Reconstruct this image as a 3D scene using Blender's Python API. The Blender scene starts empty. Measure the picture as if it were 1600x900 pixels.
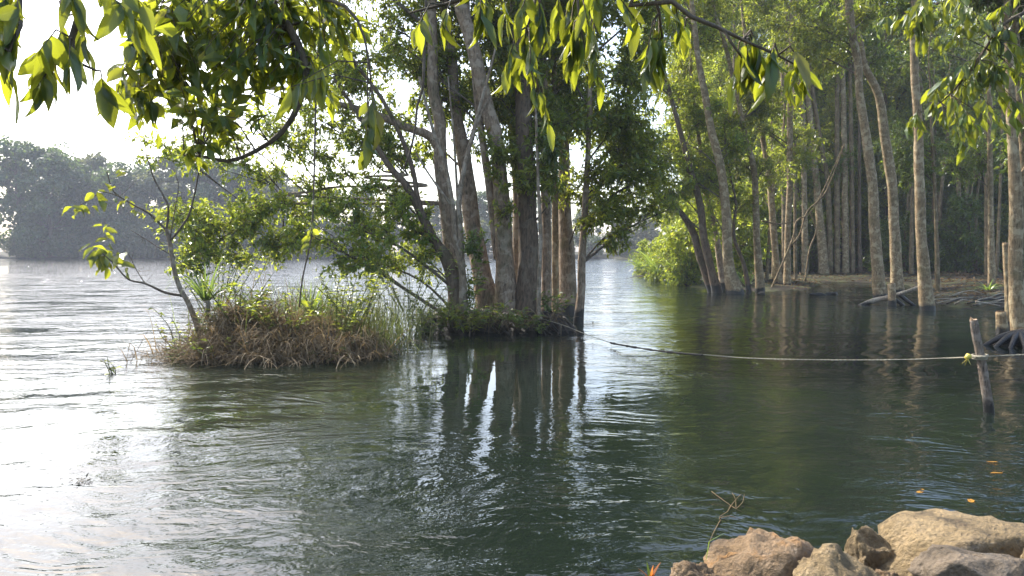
import bpy, math, random
import numpy as np
from mathutils import Vector, Matrix

random.seed(11)
rng = np.random.default_rng(11)
R = math.radians
scene = bpy.context.scene
COL = scene.collection

# ------------------------------------------------------------------ camera, world, sun, exposure
CAM_H = 1.8
F = 1150.0                      # focal length in photograph pixels (1600 wide)
PITCH = math.atan((450 - 393) / F)
cam_data = bpy.data.cameras.new("camera")
cam_data.sensor_width = 36.0
cam_data.lens = 36.0 * F / 1600.0
cam_data.clip_start = 0.05
cam_data.clip_end = 4000.0
cam = bpy.data.objects.new("camera", cam_data)
cam.location = (0, 0, CAM_H)
cam.rotation_euler = (math.pi / 2 - PITCH, 0, 0)
COL.objects.link(cam)
scene.camera = cam

HAZE = 0.0006
SUN_EL, SUN_AZ = R(44), R(-42)          # in front of the camera, a little to the left
world = bpy.data.worlds.new("World")
scene.world = world
world.use_nodes = True
wn = world.node_tree.nodes
wl = world.node_tree.links
wn.clear()
sky = wn.new("ShaderNodeTexSky")
sky.sky_type = 'NISHITA'
sky.sun_disc = False
sky.sun_elevation = SUN_EL
sky.sun_rotation = SUN_AZ
sky.air_density = 1.0
sky.dust_density = 3.0
sky.ozone_density = 1.6
bg = wn.new("ShaderNodeBackground")
bg.inputs['Strength'].default_value = 0.15
wo = wn.new("ShaderNodeOutputWorld")
wl.new(sky.outputs[0], bg.inputs[0])
wl.new(bg.outputs[0], wo.inputs[0])

sun_data = bpy.data.lights.new("sun", 'SUN')
sun_data.energy = 2.8
sun_data.angle = R(0.6)
sun_data.color = (1.0, 0.95, 0.87)
sun = bpy.data.objects.new("sun", sun_data)
sd = Vector((math.sin(SUN_AZ) * math.cos(SUN_EL), math.cos(SUN_AZ) * math.cos(SUN_EL), math.sin(SUN_EL)))
sun.rotation_euler = (-sd).to_track_quat('-Z', 'Y').to_euler()
sun.location = (0, 0, 60)
COL.objects.link(sun)

vs = scene.view_settings
vs.view_transform = 'Standard'
vs.look = 'None'
vs.gamma = 1.0
vs.use_curve_mapping = False
vs.exposure = 1.75

cy = scene.cycles
cy.max_bounces = 7
cy.diffuse_bounces = 3
cy.glossy_bounces = 3
cy.transmission_bounces = 4
cy.volume_bounces = 0
cy.caustics_reflective = False
cy.caustics_refractive = False
cy.sample_clamp_indirect = 6.0
cy.use_denoising = True
try:
    cy.denoiser = 'OPENIMAGEDENOISE'
except Exception:
    pass

# ------------------------------------------------------------------ projection helpers
_ca, _sa = math.cos(PITCH), math.sin(PITCH)


def ray(px, py):
    a = (px - 800) / F
    b = -(py - 450) / F
    return np.array((a, _ca + b * _sa, -_sa + b * _ca))


def P(px, py, Y):
    """world point seen at photograph pixel (px, py), Y metres in front of the camera"""
    d = ray(px, py)
    return np.array((0, 0, CAM_H)) + d * (Y / d[1])


def W(px, py, z=0.0):
    """world point on the level z seen at photograph pixel (px, py)"""
    d = ray(px, py)
    return np.array((0, 0, CAM_H)) + d * ((z - CAM_H) / d[2])


# ------------------------------------------------------------------ mesh helpers
class MB:
    def __init__(self):
        self.v, self.q, self.t, self.n = [], [], [], 0
        self.uv = None

    def add(self, V, quads=None, tris=None):
        V = np.asarray(V, float).reshape(-1, 3)
        if quads is not None and len(quads):
            self.q.append(np.asarray(quads, int).reshape(-1, 4) + self.n)
        if tris is not None and len(tris):
            self.t.append(np.asarray(tris, int).reshape(-1, 3) + self.n)
        self.v.append(V)
        self.n += len(V)

    def mesh(self, name, origin=(0, 0, 0), smooth=True):
        me = bpy.data.meshes.new(name)
        if not self.v:
            return me
        V = np.concatenate(self.v) - np.asarray(origin, float)
        Q = np.concatenate(self.q) if self.q else np.zeros((0, 4), int)
        T = np.concatenate(self.t) if self.t else np.zeros((0, 3), int)
        me.vertices.add(len(V))
        me.vertices.foreach_set("co", V.astype(np.float32).ravel())
        loops = np.concatenate([Q.ravel(), T.ravel()]).astype(np.int32)
        me.loops.add(len(loops))
        me.loops.foreach_set("vertex_index", loops)
        npoly = len(Q) + len(T)
        me.polygons.add(npoly)
        st = np.concatenate([np.arange(len(Q)) * 4, len(Q) * 4 + np.arange(len(T)) * 3]).astype(np.int32)
        me.polygons.foreach_set("loop_start", st)
        me.polygons.foreach_set("use_smooth", np.full(npoly, smooth, bool))
        me.update(calc_edges=True)
        return me

    def build(self, name, mat, parent=None, origin=(0, 0, 0), smooth=True, kind=None):
        o = bpy.data.objects.new(name, self.mesh(name, origin, smooth))
        if mat is not None:
            o.data.materials.append(mat)
        COL.objects.link(o)
        if parent is not None:
            o.parent = parent
        else:
            o.location = origin
        if kind:
            o["kind"] = kind
        return o


def tag(o, label, cat, group=None, kind=None):
    o["label"] = label
    o["category"] = cat
    if group:
        o["group"] = group
    if kind:
        o["kind"] = kind
    return o


def thing(name, loc, label, cat, group=None):
    o = bpy.data.objects.new(name, None)
    o.empty_display_size = 0.2
    o.location = tuple(float(c) for c in loc)
    COL.objects.link(o)
    return tag(o, label, cat, group)


def unit(a):
    a = np.asarray(a, float)
    n = np.linalg.norm(a, axis=-1, keepdims=True)
    return a / np.maximum(n, 1e-9)


def smooth_path(pts, rad, step):
    """Catmull-Rom resample of a polyline with radii"""
    pts = np.asarray(pts, float)
    rad = np.asarray(rad, float)
    n = len(pts)
    if n < 3:
        k = max(2, int(np.linalg.norm(pts[-1] - pts[0]) / step) + 1)
        t = np.linspace(0, 1, k)[:, None]
        return pts[0] + (pts[-1] - pts[0]) * t, rad[0] + (rad[-1] - rad[0]) * t[:, 0]
    outp, outr = [], []
    for i in range(n - 1):
        p0, p1, p2, p3 = pts[max(i - 1, 0)], pts[i], pts[i + 1], pts[min(i + 2, n - 1)]
        k = max(1, int(np.linalg.norm(p2 - p1) / step))
        for j in range(k):
            t = j / k
            outp.append(0.5 * ((2 * p1) + (p2 - p0) * t + (2 * p0 - 5 * p1 + 4 * p2 - p3) * t * t + (3 * p1 - p0 - 3 * p2 + p3) * t ** 3))
            outr.append(rad[i] + (rad[i + 1] - rad[i]) * t)
    outp.append(pts[-1])
    outr.append(rad[-1])
    return np.array(outp), np.array(outr)


def tube(mb, pts, rad, ns=8, rough=0.0, cap=True, seed=0):
    pts = np.asarray(pts, float)
    rad = np.asarray(rad, float)
    n = len(pts)
    tan = unit(np.gradient(pts, axis=0))
    ref = np.array((0.0, 1.0, 0.0)) if abs(tan[0][1]) < 0.8 else np.array((1.0, 0, 0))
    u = unit(ref - tan[0] * np.dot(ref, tan[0]))
    us = [u]
    for i in range(1, n):
        u = us[-1] - tan[i] * np.dot(us[-1], tan[i])
        us.append(unit(u))
    us = np.array(us)
    ws = np.cross(tan, us)
    ang = np.arange(ns) * 2 * math.pi / ns
    rr = rad[:, None] * np.ones((1, ns))
    if rough > 0:
        r_ = np.random.default_rng(seed + n)
        s = np.concatenate([[0], np.cumsum(np.linalg.norm(np.diff(pts, axis=0), axis=1))])
        wob = np.zeros((n, ns))
        for k in range(6):
            m = r_.integers(1, 4)
            fr = r_.uniform(0.6, 5.0)
            wob += np.sin(m * ang[None, :] + fr * s[:, None] + r_.uniform(0, 6.3)) * r_.uniform(0.3, 1.0)
        wob += r_.normal(0, 0.55, (n, ns))
        rr = rr * (1 + rough * wob / 2.2)
    V = pts[:, None, :] + rr[:, :, None] * (np.cos(ang)[None, :, None] * us[:, None, :] + np.sin(ang)[None, :, None] * ws[:, None, :])
    idx = np.arange(n * ns).reshape(n, ns)
    a = idx[:-1, :]
    b = np.roll(a, -1, axis=1)
    c = np.roll(idx[1:, :], -1, axis=1)
    d = idx[1:, :]
    q = np.stack([a, b, c, d], -1).reshape(-1, 4)
    Vf = V.reshape(-1, 3)
    tr = None
    if cap:
        Vf = np.concatenate([Vf, pts[-1:], pts[:1]])
        top = n * ns
        i2 = idx[-1]
        i0 = idx[0]
        tr = np.concatenate([np.stack([i2, np.roll(i2, -1), np.full(ns, top)], -1), np.stack([np.roll(i0, -1), i0, np.full(ns, top + 1)], -1)])
    mb.add(Vf, q, tr)


def sticks(mb, p0, p1, r0, r1):
    """many three sided straight twigs at once"""
    p0, p1 = np.asarray(p0, float), np.asarray(p1, float)
    n = len(p0)
    if n == 0:
        return
    d = unit(p1 - p0)
    ref = np.where(np.abs(d[:, 2:3]) < 0.85, np.array([[0, 0, 1.0]]), np.array([[1.0, 0, 0]]))
    u = unit(np.cross(d, ref))
    w = np.cross(d, u)
    r0 = np.broadcast_to(np.asarray(r0, float), (n,))
    r1 = np.broadcast_to(np.asarray(r1, float), (n,))
    V = np.zeros((n, 6, 3))
    for k in range(3):
        a = k * 2 * math.pi / 3
        o = math.cos(a) * u + math.sin(a) * w
        V[:, k] = p0 + o * r0[:, None]
        V[:, 3 + k] = p1 + o * r1[:, None]
    base = np.arange(n)[:, None] * 6
    q = np.concatenate([base + np.array([[0, 1, 4, 3]]), base + np.array([[1, 2, 5, 4]]), base + np.array([[2, 0, 3, 5]])])
    mb.add(V.reshape(-1, 3), q)


# leaf templates: x across, y along, z along the normal
LEAF5_V = np.array([(0, 0, 0), (-0.5, 0.42, 0.10), (0, 0.5, 0.0), (0.5, 0.42, 0.10), (0, 1, -0.12)])
LEAF5_T = np.array([(0, 3, 2), (0, 2, 1), (2, 4, 1), (2, 3, 4)])
LEAF4_V = np.array([(0, 0, 0), (-0.5, 0.45, 0.0), (0.5, 0.45, 0.06), (0, 1, -0.1)])
LEAF4_Q = np.array([(0, 2, 3, 1)])


def leaves(mb, pos, dirs, nrm, ln, wd, detail=True):
    pos = np.asarray(pos, float)
    n = len(pos)
    if n == 0:
        return
    y = unit(dirs)
    x = unit(np.cross(y, nrm))
    z = np.cross(x, y)
    ln = np.broadcast_to(np.asarray(ln, float), (n,))
    wd = np.broadcast_to(np.asarray(wd, float), (n,))
    T = LEAF5_V if detail else LEAF4_V
    m = len(T)
    V = (pos[:, None, :] + T[None, :, 0:1] * wd[:, None, None] * x[:, None, :] + T[None, :, 1:2] * ln[:, None, None] * y[:, None, :]
         + T[None, :, 2:3] * ln[:, None, None] * z[:, None, :])
    base = np.arange(n)[:, None, None] * m
    if detail:
        mb.add(V.reshape(-1, 3), None, (base + LEAF5_T[None]).reshape(-1, 3))
    else:
        mb.add(V.reshape(-1, 3), (base + LEAF4_Q[None]).reshape(-1, 4))


# ------------------------------------------------------------------ materials
def new_mat(name):
    m = bpy.data.materials.new(name)
    m.use_nodes = True
    nt = m.node_tree
    nt.nodes.clear()
    out = nt.nodes.new("ShaderNodeOutputMaterial")
    return m, nt, out


def nd(nt, typ, **kw):
    n = nt.nodes.new(typ)
    for k, v in kw.items():
        setattr(n, k, v)
    return n


def ramp(nt, fac, stops):
    r = nt.nodes.new("ShaderNodeValToRGB")
    e = r.color_ramp.elements
    while len(e) < len(stops):
        e.new(0.5)
    for i, (p, c) in enumerate(stops):
        e[i].position = p
        e[i].color = (c[0], c[1], c[2], 1)
    nt.links.new(fac, r.inputs[0])
    return r.outputs[0]


def mathn(nt, op, a, b=None, clamp=False):
    n = nt.nodes.new("ShaderNodeMath")
    n.operation = op
    n.use_clamp = clamp
    for i, v in enumerate((a, b)):
        if v is None:
            continue
        if isinstance(v, (int, float)):
            n.inputs[i].default_value = v
        else:
            nt.links.new(v, n.inputs[i])
    return n.outputs[0]


def mixc(nt, fac, a, b, blend='MIX'):
    n = nt.nodes.new("ShaderNodeMix")
    n.data_type = 'RGBA'
    n.blend_type = blend
    for sock, v in ((n.inputs[0], fac), (n.inputs[6], a), (n.inputs[7], b)):
        if isinstance(v, (int, float)):
            sock.default_value = v
        elif isinstance(v, tuple):
            sock.default_value = (v[0], v[1], v[2], 1)
        else:
            nt.links.new(v, sock)
    return n.outputs[2]


def noise(nt, vec, scale, detail=4, rough=0.55, dist=0.0):
    n = nt.nodes.new("ShaderNodeTexNoise")
    n.inputs['Scale'].default_value = scale
    n.inputs['Detail'].default_value = detail
    n.inputs['Roughness'].default_value = rough
    n.inputs['Distortion'].default_value = dist
    if vec is not None:
        nt.links.new(vec, n.inputs['Vector'])
    return n.outputs[0]


def mapping(nt, vec, scale=(1, 1, 1), rot=(0, 0, 0), loc=(0, 0, 0)):
    n = nt.nodes.new("ShaderNodeMapping")
    n.inputs['Scale'].default_value = scale
    n.inputs['Rotation'].default_value = rot
    n.inputs['Location'].default_value = loc
    nt.links.new(vec, n.inputs['Vector'])
    return n.outputs[0]


def geom_pos(nt):
    return nt.nodes.new("ShaderNodeNewGeometry").outputs['Position']


def bumpn(nt, h, strength, dist):
    b = nt.nodes.new("ShaderNodeBump")
    b.inputs['Strength'].default_value = strength
    b.inputs['Distance'].default_value = dist
    nt.links.new(h, b.inputs['Height'])
    return b.outputs[0]


def principled(nt, out, color, rough=0.6, normal=None, spec=0.5):
    p = nt.nodes.new("ShaderNodeBsdfPrincipled")
    if isinstance(color, tuple):
        p.inputs['Base Color'].default_value = (color[0], color[1], color[2], 1)
    else:
        nt.links.new(color, p.inputs['Base Color'])
    if isinstance(rough, (int, float)):
        p.inputs['Roughness'].default_value = rough
    else:
        nt.links.new(rough, p.inputs['Roughness'])
    p.inputs['Specular IOR Level'].default_value = spec
    if normal is not None:
        nt.links.new(normal, p.inputs['Normal'])
    nt.links.new(p.outputs[0], out.inputs['Surface'])
    return p


def leaf_mat(name, stops, trans=(0.35, 0.5, 0.06), tmix=0.45, rough=0.30, veins=False, by_object=False, spec=0.4):
    m, nt, out = new_mat(name)
    if by_object:
        rnd = nt.nodes.new("ShaderNodeObjectInfo").outputs['Random']
    else:
        rnd = nt.nodes.new("ShaderNodeNewGeometry").outputs['Random Per Island']
    col = ramp(nt, rnd, stops)
    nrm = None
    big = noise(nt, geom_pos(nt), 1.3, 2)
    col = mixc(nt, mathn(nt, 'MULTIPLY', big, 0.35), col, (0.028, 0.05, 0.012), 'MIX')
    if veins:
        uv = nt.nodes.new("ShaderNodeUVMap").outputs[0]
        sep = nt.nodes.new("ShaderNodeSeparateXYZ")
        nt.links.new(uv, sep.inputs[0])
        ax = mathn(nt, 'ABSOLUTE', mathn(nt, 'SUBTRACT', sep.outputs[0], 0.5))
        mid = mathn(nt, 'LESS_THAN', ax, 0.035)
        side = mathn(nt, 'SUBTRACT', mathn(nt, 'MULTIPLY', sep.outputs[1], 13.0), mathn(nt, 'MULTIPLY', ax, 7.0))
        sv = mathn(nt, 'LESS_THAN', mathn(nt, 'FRACT', side), 0.13)
        vein = mathn(nt, 'MAXIMUM', mid, mathn(nt, 'MULTIPLY', sv, 0.55))
        col = mixc(nt, mathn(nt, 'MULTIPLY', vein, 0.5), col, (0.10, 0.13, 0.035))
        spots = noise(nt, geom_pos(nt), 38, 3, 0.6)
        sp = mathn(nt, 'GREATER_THAN', spots, 0.70)
        col = mixc(nt, mathn(nt, 'MULTIPLY', sp, 0.75), col, (0.075, 0.04, 0.015))
        edge = mathn(nt, 'ADD', mathn(nt, 'MULTIPLY', ax, 1.6), mathn(nt, 'MULTIPLY', mathn(nt, 'POWER', sep.outputs[1], 6.0), 0.45))
        edge = mathn(nt, 'ADD', edge, mathn(nt, 'MULTIPLY', mathn(nt, 'SUBTRACT', noise(nt, geom_pos(nt), 22, 3), 0.5), 1.1))
        em = nt.nodes.new("ShaderNodeMapRange")
        em.inputs[1].default_value = 0.80
        em.inputs[2].default_value = 0.98
        nt.links.new(edge, em.inputs[0])
        col = mixc(nt, mathn(nt, 'MULTIPLY', em.outputs[0], 0.75), col, (0.10, 0.055, 0.02))
        nrm = bumpn(nt, mathn(nt, 'SUBTRACT', mathn(nt, 'MULTIPLY', noise(nt, geom_pos(nt), 60, 2), 0.5), vein), 0.35, 0.002)
    p = nt.nodes.new("ShaderNodeBsdfPrincipled")
    nt.links.new(col, p.inputs['Base Color'])
    p.inputs['Roughness'].default_value = rough
    p.inputs['Specular IOR Level'].default_value = spec
    if nrm is not None:
        nt.links.new(nrm, p.inputs['Normal'])
    t = nt.nodes.new("ShaderNodeBsdfTranslucent")
    tc = mixc(nt, 1.0, mixc(nt, 0.55, col, trans), (2.2, 2.2, 1.6), 'MULTIPLY')
    tc = mixc(nt, 0.5, tc, trans)
    nt.links.new(tc, t.inputs['Color'])
    mx = nt.nodes.new("ShaderNodeMixShader")
    hsh = mathn(nt, 'FRACT', mathn(nt, 'MULTIPLY', rnd, 37.7))
    nt.links.new(mathn(nt, 'MULTIPLY', mathn(nt, 'ADD', mathn(nt, 'MULTIPLY', hsh, 0.95), 0.25), tmix), mx.inputs[0])
    nt.links.new(p.outputs[0], mx.inputs[1])
    nt.links.new(t.outputs[0], mx.inputs[2])
    nt.links.new(mx.outputs[0], out.inputs['Surface'])
    return m


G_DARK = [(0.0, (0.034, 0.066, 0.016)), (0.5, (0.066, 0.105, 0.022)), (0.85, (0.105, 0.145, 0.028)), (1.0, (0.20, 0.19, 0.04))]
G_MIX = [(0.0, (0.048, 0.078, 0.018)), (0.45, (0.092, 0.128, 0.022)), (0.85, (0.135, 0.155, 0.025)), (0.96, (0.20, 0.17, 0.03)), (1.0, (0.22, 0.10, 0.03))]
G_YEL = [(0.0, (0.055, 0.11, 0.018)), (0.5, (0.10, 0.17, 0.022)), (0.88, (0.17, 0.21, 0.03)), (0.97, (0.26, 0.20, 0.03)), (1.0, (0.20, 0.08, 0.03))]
G_GREY = [(0.0, (0.05, 0.065, 0.04)), (0.6, (0.09, 0.105, 0.06)), (1.0, (0.15, 0.15, 0.07))]
M = {}
M['leaf_dark'] = leaf_mat("leaf_dark_green", G_DARK, (0.27, 0.35, 0.04), 0.38)
M['leaf_mix'] = leaf_mat("leaf_mixed_green", G_MIX, (0.42, 0.46, 0.05), 0.48)
M['leaf_yel'] = leaf_mat("leaf_yellow_green", G_YEL, (0.50, 0.55, 0.06), 0.5)
M['leaf_grey'] = leaf_mat("leaf_grey_green", G_GREY, (0.26, 0.32, 0.08), 0.4)
M['leaf_far'] = leaf_mat("leaf_far_shore", [(0, (0.03, 0.055, 0.02)), (0.6, (0.055, 0.085, 0.03)), (1, (0.10, 0.11, 0.04))], (0.18, 0.26, 0.06), 0.3, 0.6)
M['leaf_far2'] = leaf_mat("leaf_far_shore_olive", [(0, (0.06, 0.075, 0.035)), (0.6, (0.10, 0.105, 0.05)), (1, (0.15, 0.13, 0.07))], (0.26, 0.28, 0.10), 0.3, 0.6)
M['leaf_near'] = leaf_mat("leaf_near_broad", [(0, (0.015, 0.042, 0.010)), (0.4, (0.03, 0.07, 0.012)), (0.75, (0.055, 0.10, 0.016)), (0.95, (0.10, 0.13, 0.02)), (1, (0.22, 0.15, 0.03))],
                          (0.42, 0.44, 0.03), 0.48, 0.36, veins=True, by_object=True, spec=0.5)
M['leaf_near_mass'] = leaf_mat("leaf_near_mass", [(0, (0.03, 0.06, 0.012)), (0.5, (0.055, 0.10, 0.016)), (0.9, (0.10, 0.13, 0.02)), (1, (0.22, 0.15, 0.03))],
                               (0.42, 0.44, 0.03), 0.48, 0.38)
M['blade'] = leaf_mat("sword_leaf_green", [(0, (0.04, 0.085, 0.018)), (0.7, (0.08, 0.13, 0.028)), (1, (0.16, 0.16, 0.055))], (0.26, 0.34, 0.06), 0.35)
M['dry'] = leaf_mat("dry_straw", [(0, (0.08, 0.05, 0.026)), (0.45, (0.17, 0.115, 0.065)), (0.8, (0.29, 0.21, 0.13)), (1, (0.42, 0.34, 0.22))], (0.30, 0.2, 0.1), 0.25, 0.8, spec=0.1)
M['reed'] = leaf_mat("reed_stem", [(0, (0.05, 0.07, 0.02)), (0.6, (0.09, 0.10, 0.035)), (1, (0.22, 0.16, 0.07))], (0.25, 0.3, 0.07), 0.3, 0.6)
M['litter'] = leaf_mat("leaf_litter", [(0, (0.05, 0.03, 0.015)), (0.6, (0.13, 0.075, 0.035)), (1, (0.26, 0.16, 0.07))], (0.2, 0.1, 0.04), 0.15, 0.8, spec=0.2)
M['float'] = leaf_mat("floating_leaf_amber", [(0, (0.42, 0.18, 0.02)), (1, (0.55, 0.27, 0.03))], (0.5, 0.2, 0.02), 0.25, 0.4)
M['red'] = leaf_mat("sprout_red", [(0, (0.30, 0.05, 0.02)), (1, (0.42, 0.16, 0.04))], (0.5, 0.15, 0.03), 0.4, 0.4)


def bark_mat(name, base, pale, dark, lichen=0.5, rings=0.0, wet=0.30, scale=1.0):
    m, nt, out = new_mat(name)
    pos = geom_pos(nt)
    grain = noise(nt, mapping(nt, pos, (14 * scale, 14 * scale, 3.0 * scale)), 1.6, 6, 0.65)
    col = ramp(nt, grain, [(0.32, dark), (0.5, base), (0.72, tuple(min(1, c * 1.5) for c in base))])
    patch = noise(nt, pos, 3.2 * scale, 5, 0.62, 0.4)
    pm = ramp(nt, patch, [(0.50, (0, 0, 0)), (0.60, (1, 1, 1))])
    col = mixc(nt, mathn(nt, 'MULTIPLY', pm, lichen), col, pale)
    h = grain
    if rings > 0:
        rg = noise(nt, mapping(nt, pos, (2.2, 2.2, 7.0)), 1.0, 5, 0.7, 0.8)
        rm = ramp(nt, rg, [(0.48, (0, 0, 0)), (0.60, (1, 1, 1))])
        col = mixc(nt, mathn(nt, 'MULTIPLY', rm, rings), col, pale)
        h = mathn(nt, 'ADD', grain, mathn(nt, 'MULTIPLY', rg, 0.35))
    moss = ramp(nt, noise(nt, pos, 1.9, 4, 0.6), [(0.56, (0, 0, 0)), (0.68, (1, 1, 1))])
    col = mixc(nt, mathn(nt, 'MULTIPLY', moss, 0.45), col, (0.06, 0.065, 0.025))
    sep = nt.nodes.new("ShaderNodeSeparateXYZ")
    nt.links.new(pos, sep.inputs[0])
    wz = mathn(nt, 'ADD', sep.outputs[2], mathn(nt, 'MULTIPLY', mathn(nt, 'SUBTRACT', noise(nt, pos, 5.0, 3), 0.5), 0.3))
    wetm = nt.nodes.new("ShaderNodeMapRange")
    wetm.inputs[1].default_value = wet
    wetm.inputs[2].default_value = wet + 0.08
    wetm.inputs[3].default_value = 1.0
    wetm.inputs[4].default_value = 0.0
    nt.links.new(wz, wetm.inputs[0])
    col = mixc(nt, wetm.outputs[0], col, (0.018, 0.016, 0.013))
    rough = mathn(nt, 'SUBTRACT', 0.85, mathn(nt, 'MULTIPLY', wetm.outputs[0], 0.5))
    principled(nt, out, col, rough, bumpn(nt, h, 0.9, 0.03), 0.3)
    return m


M['bark_brown'] = bark_mat("bark_brown", (0.225, 0.158, 0.10), (0.38, 0.30, 0.21), (0.065, 0.045, 0.03), 0.75, 0, 0.3, 1.4)
M['bark_dark'] = bark_mat("bark_dark", (0.115, 0.078, 0.048), (0.20, 0.16, 0.11), (0.028, 0.02, 0.014), 0.4)
M['bark_pale'] = bark_mat("bark_pale", (0.21, 0.155, 0.10), (0.36, 0.30, 0.22), (0.07, 0.055, 0.04), 0.75, 0, 0.3, 1.6)
M['bark_ring'] = bark_mat("bark_ringed", (0.21, 0.145, 0.075), (0.42, 0.335, 0.20), (0.075, 0.052, 0.03), 0.8, 0.22, 0.12, 1.5)
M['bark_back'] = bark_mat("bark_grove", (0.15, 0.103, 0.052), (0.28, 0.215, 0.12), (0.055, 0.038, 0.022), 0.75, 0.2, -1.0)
M['twig'] = bark_mat("twig_bark", (0.10, 0.075, 0.05), (0.20, 0.17, 0.13), (0.04, 0.03, 0.02), 0.3, 0, -5)
M['driftwood'] = bark_mat("driftwood", (0.26, 0.22, 0.16), (0.40, 0.36, 0.28), (0.10, 0.08, 0.05), 0.5, 0, 0.04, 2.0)
M['post'] = bark_mat("post_wood", (0.17, 0.13, 0.095), (0.36, 0.31, 0.25), (0.035, 0.025, 0.02), 0.5, 0, 0.10, 3.0)


def soil_material():
    m, nt, out = new_mat("soil")
    pos = geom_pos(nt)
    n1 = noise(nt, pos, 0.7, 5, 0.6)
    n2 = noise(nt, pos, 7.0, 6, 0.65)
    col = ramp(nt, n2, [(0.3, (0.009, 0.0065, 0.0045)), (0.55, (0.022, 0.016, 0.010)), (0.75, (0.05, 0.036, 0.022))])
    col = mixc(nt, ramp(nt, n1, [(0.45, (0, 0, 0)), (0.6, (1, 1, 1))]), col, (0.055, 0.06, 0.022))
    principled(nt, out, col, 0.9, bumpn(nt, n2, 0.8, 0.08), 0.2)
    return m


M['soil'] = soil_material()


def mud_material():
    m, nt, out = new_mat("root_mud")
    pos = geom_pos(nt)
    n2 = noise(nt, mapping(nt, pos, (5, 5, 12)), 1.5, 6, 0.65)
    col = ramp(nt, n2, [(0.3, (0.012, 0.010, 0.007)), (0.6, (0.045, 0.032, 0.020)), (0.8, (0.11, 0.075, 0.045))])
    principled(nt, out, col, 0.6, bumpn(nt, n2, 1.0, 0.08), 0.4)
    return m


M['mud'] = mud_material()


def rock_material(name, tint, stain):
    m, nt, out = new_mat(name)
    pos = geom_pos(nt)
    big = noise(nt, pos, 4.0, 6, 0.62, 0.5)
    fine = noise(nt, pos, 38.0, 6, 0.7)
    col = ramp(nt, big, [(0.30, tuple(c * 0.25 for c in tint)), (0.47, tint), (0.62, tuple(min(1, c * 1.35) for c in tint)), (0.8, tuple(min(1, c * 1.7) for c in tint))])
    col = mixc(nt, mathn(nt, 'MULTIPLY', ramp(nt, fine, [(0.35, (1, 1, 1)), (0.55, (0, 0, 0))]), 0.6), col, tuple(c * 0.3 for c in tint))
    st = ramp(nt, noise(nt, mapping(nt, pos, (3.5, 3.5, 1.2), loc=(3, 1, 0)), 1.6, 4, 0.6), [(0.55, (0, 0, 0)), (0.66, (1, 1, 1))])
    col = mixc(nt, mathn(nt, 'MULTIPLY', st, 0.7), col, stain)
    vor = nt.nodes.new("ShaderNodeTexVoronoi")
    vor.inputs['Scale'].default_value = 26
    nt.links.new(pos, vor.inputs['Vector'])
    pit = ramp(nt, vor.outputs[0], [(0.05, (0, 0, 0)), (0.35, (1, 1, 1))])
    h = mathn(nt, 'ADD', mathn(nt, 'MULTIPLY', big, 1.8), mathn(nt, 'ADD', mathn(nt, 'MULTIPLY', fine, 0.8), mathn(nt, 'MULTIPLY', pit, 0.3)))
    sepz = nt.nodes.new("ShaderNodeSeparateXYZ")
    nt.links.new(pos, sepz.inputs[0])
    wz = nt.nodes.new("ShaderNodeMapRange")
    wz.inputs[1].default_value = 0.06
    wz.inputs[2].default_value = 0.16
    wz.inputs[3].default_value = 0.8
    wz.inputs[4].default_value = 0.0
    nt.links.new(mathn(nt, 'ADD', sepz.outputs[2], mathn(nt, 'MULTIPLY', mathn(nt, 'SUBTRACT', big, 0.5), 0.25)), wz.inputs[0])
    col = mixc(nt, wz.outputs[0], col, (0.03, 0.026, 0.016))
    rr = ramp(nt, big, [(0.5, (0.85, 0.85, 0.85)), (0.68, (0.38, 0.38, 0.38))])
    principled(nt, out, col, rr, bumpn(nt, h, 1.0, 0.04), 0.5)
    return m


M['rock_a'] = rock_material("rock_ochre", (0.175, 0.11, 0.05), (0.33, 0.155, 0.03))
M['rock_b'] = rock_material("rock_tan", (0.225, 0.158, 0.072), (0.12, 0.075, 0.032))
M['rock_c'] = rock_material("rock_grey", (0.135, 0.10, 0.062), (0.09, 0.08, 0.065))


def plain(name, col, rough=0.7, nscale=40, amt=0.5):
    m, nt, out = new_mat(name)
    n = noise(nt, geom_pos(nt), nscale, 4)
    c = ramp(nt, n, [(0.3, tuple(x * (1 - amt) for x in col)), (0.7, tuple(min(1, x * (1 + amt * 0.4)) for x in col))])
    principled(nt, out, c, rough, bumpn(nt, n, 0.4, 0.004))
    return m


M['rope'] = plain("rope_fibre", (0.30, 0.27, 0.19), 0.8, 120)
M['rope_weed'] = plain("rope_weed", (0.035, 0.03, 0.02), 0.7, 60)
M['tie'] = plain("yellow_tie", (0.62, 0.50, 0.08), 0.5, 60, 0.3)
M['cut_wood'] = plain("cut_wood", (0.42, 0.28, 0.16), 0.8, 60)


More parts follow.
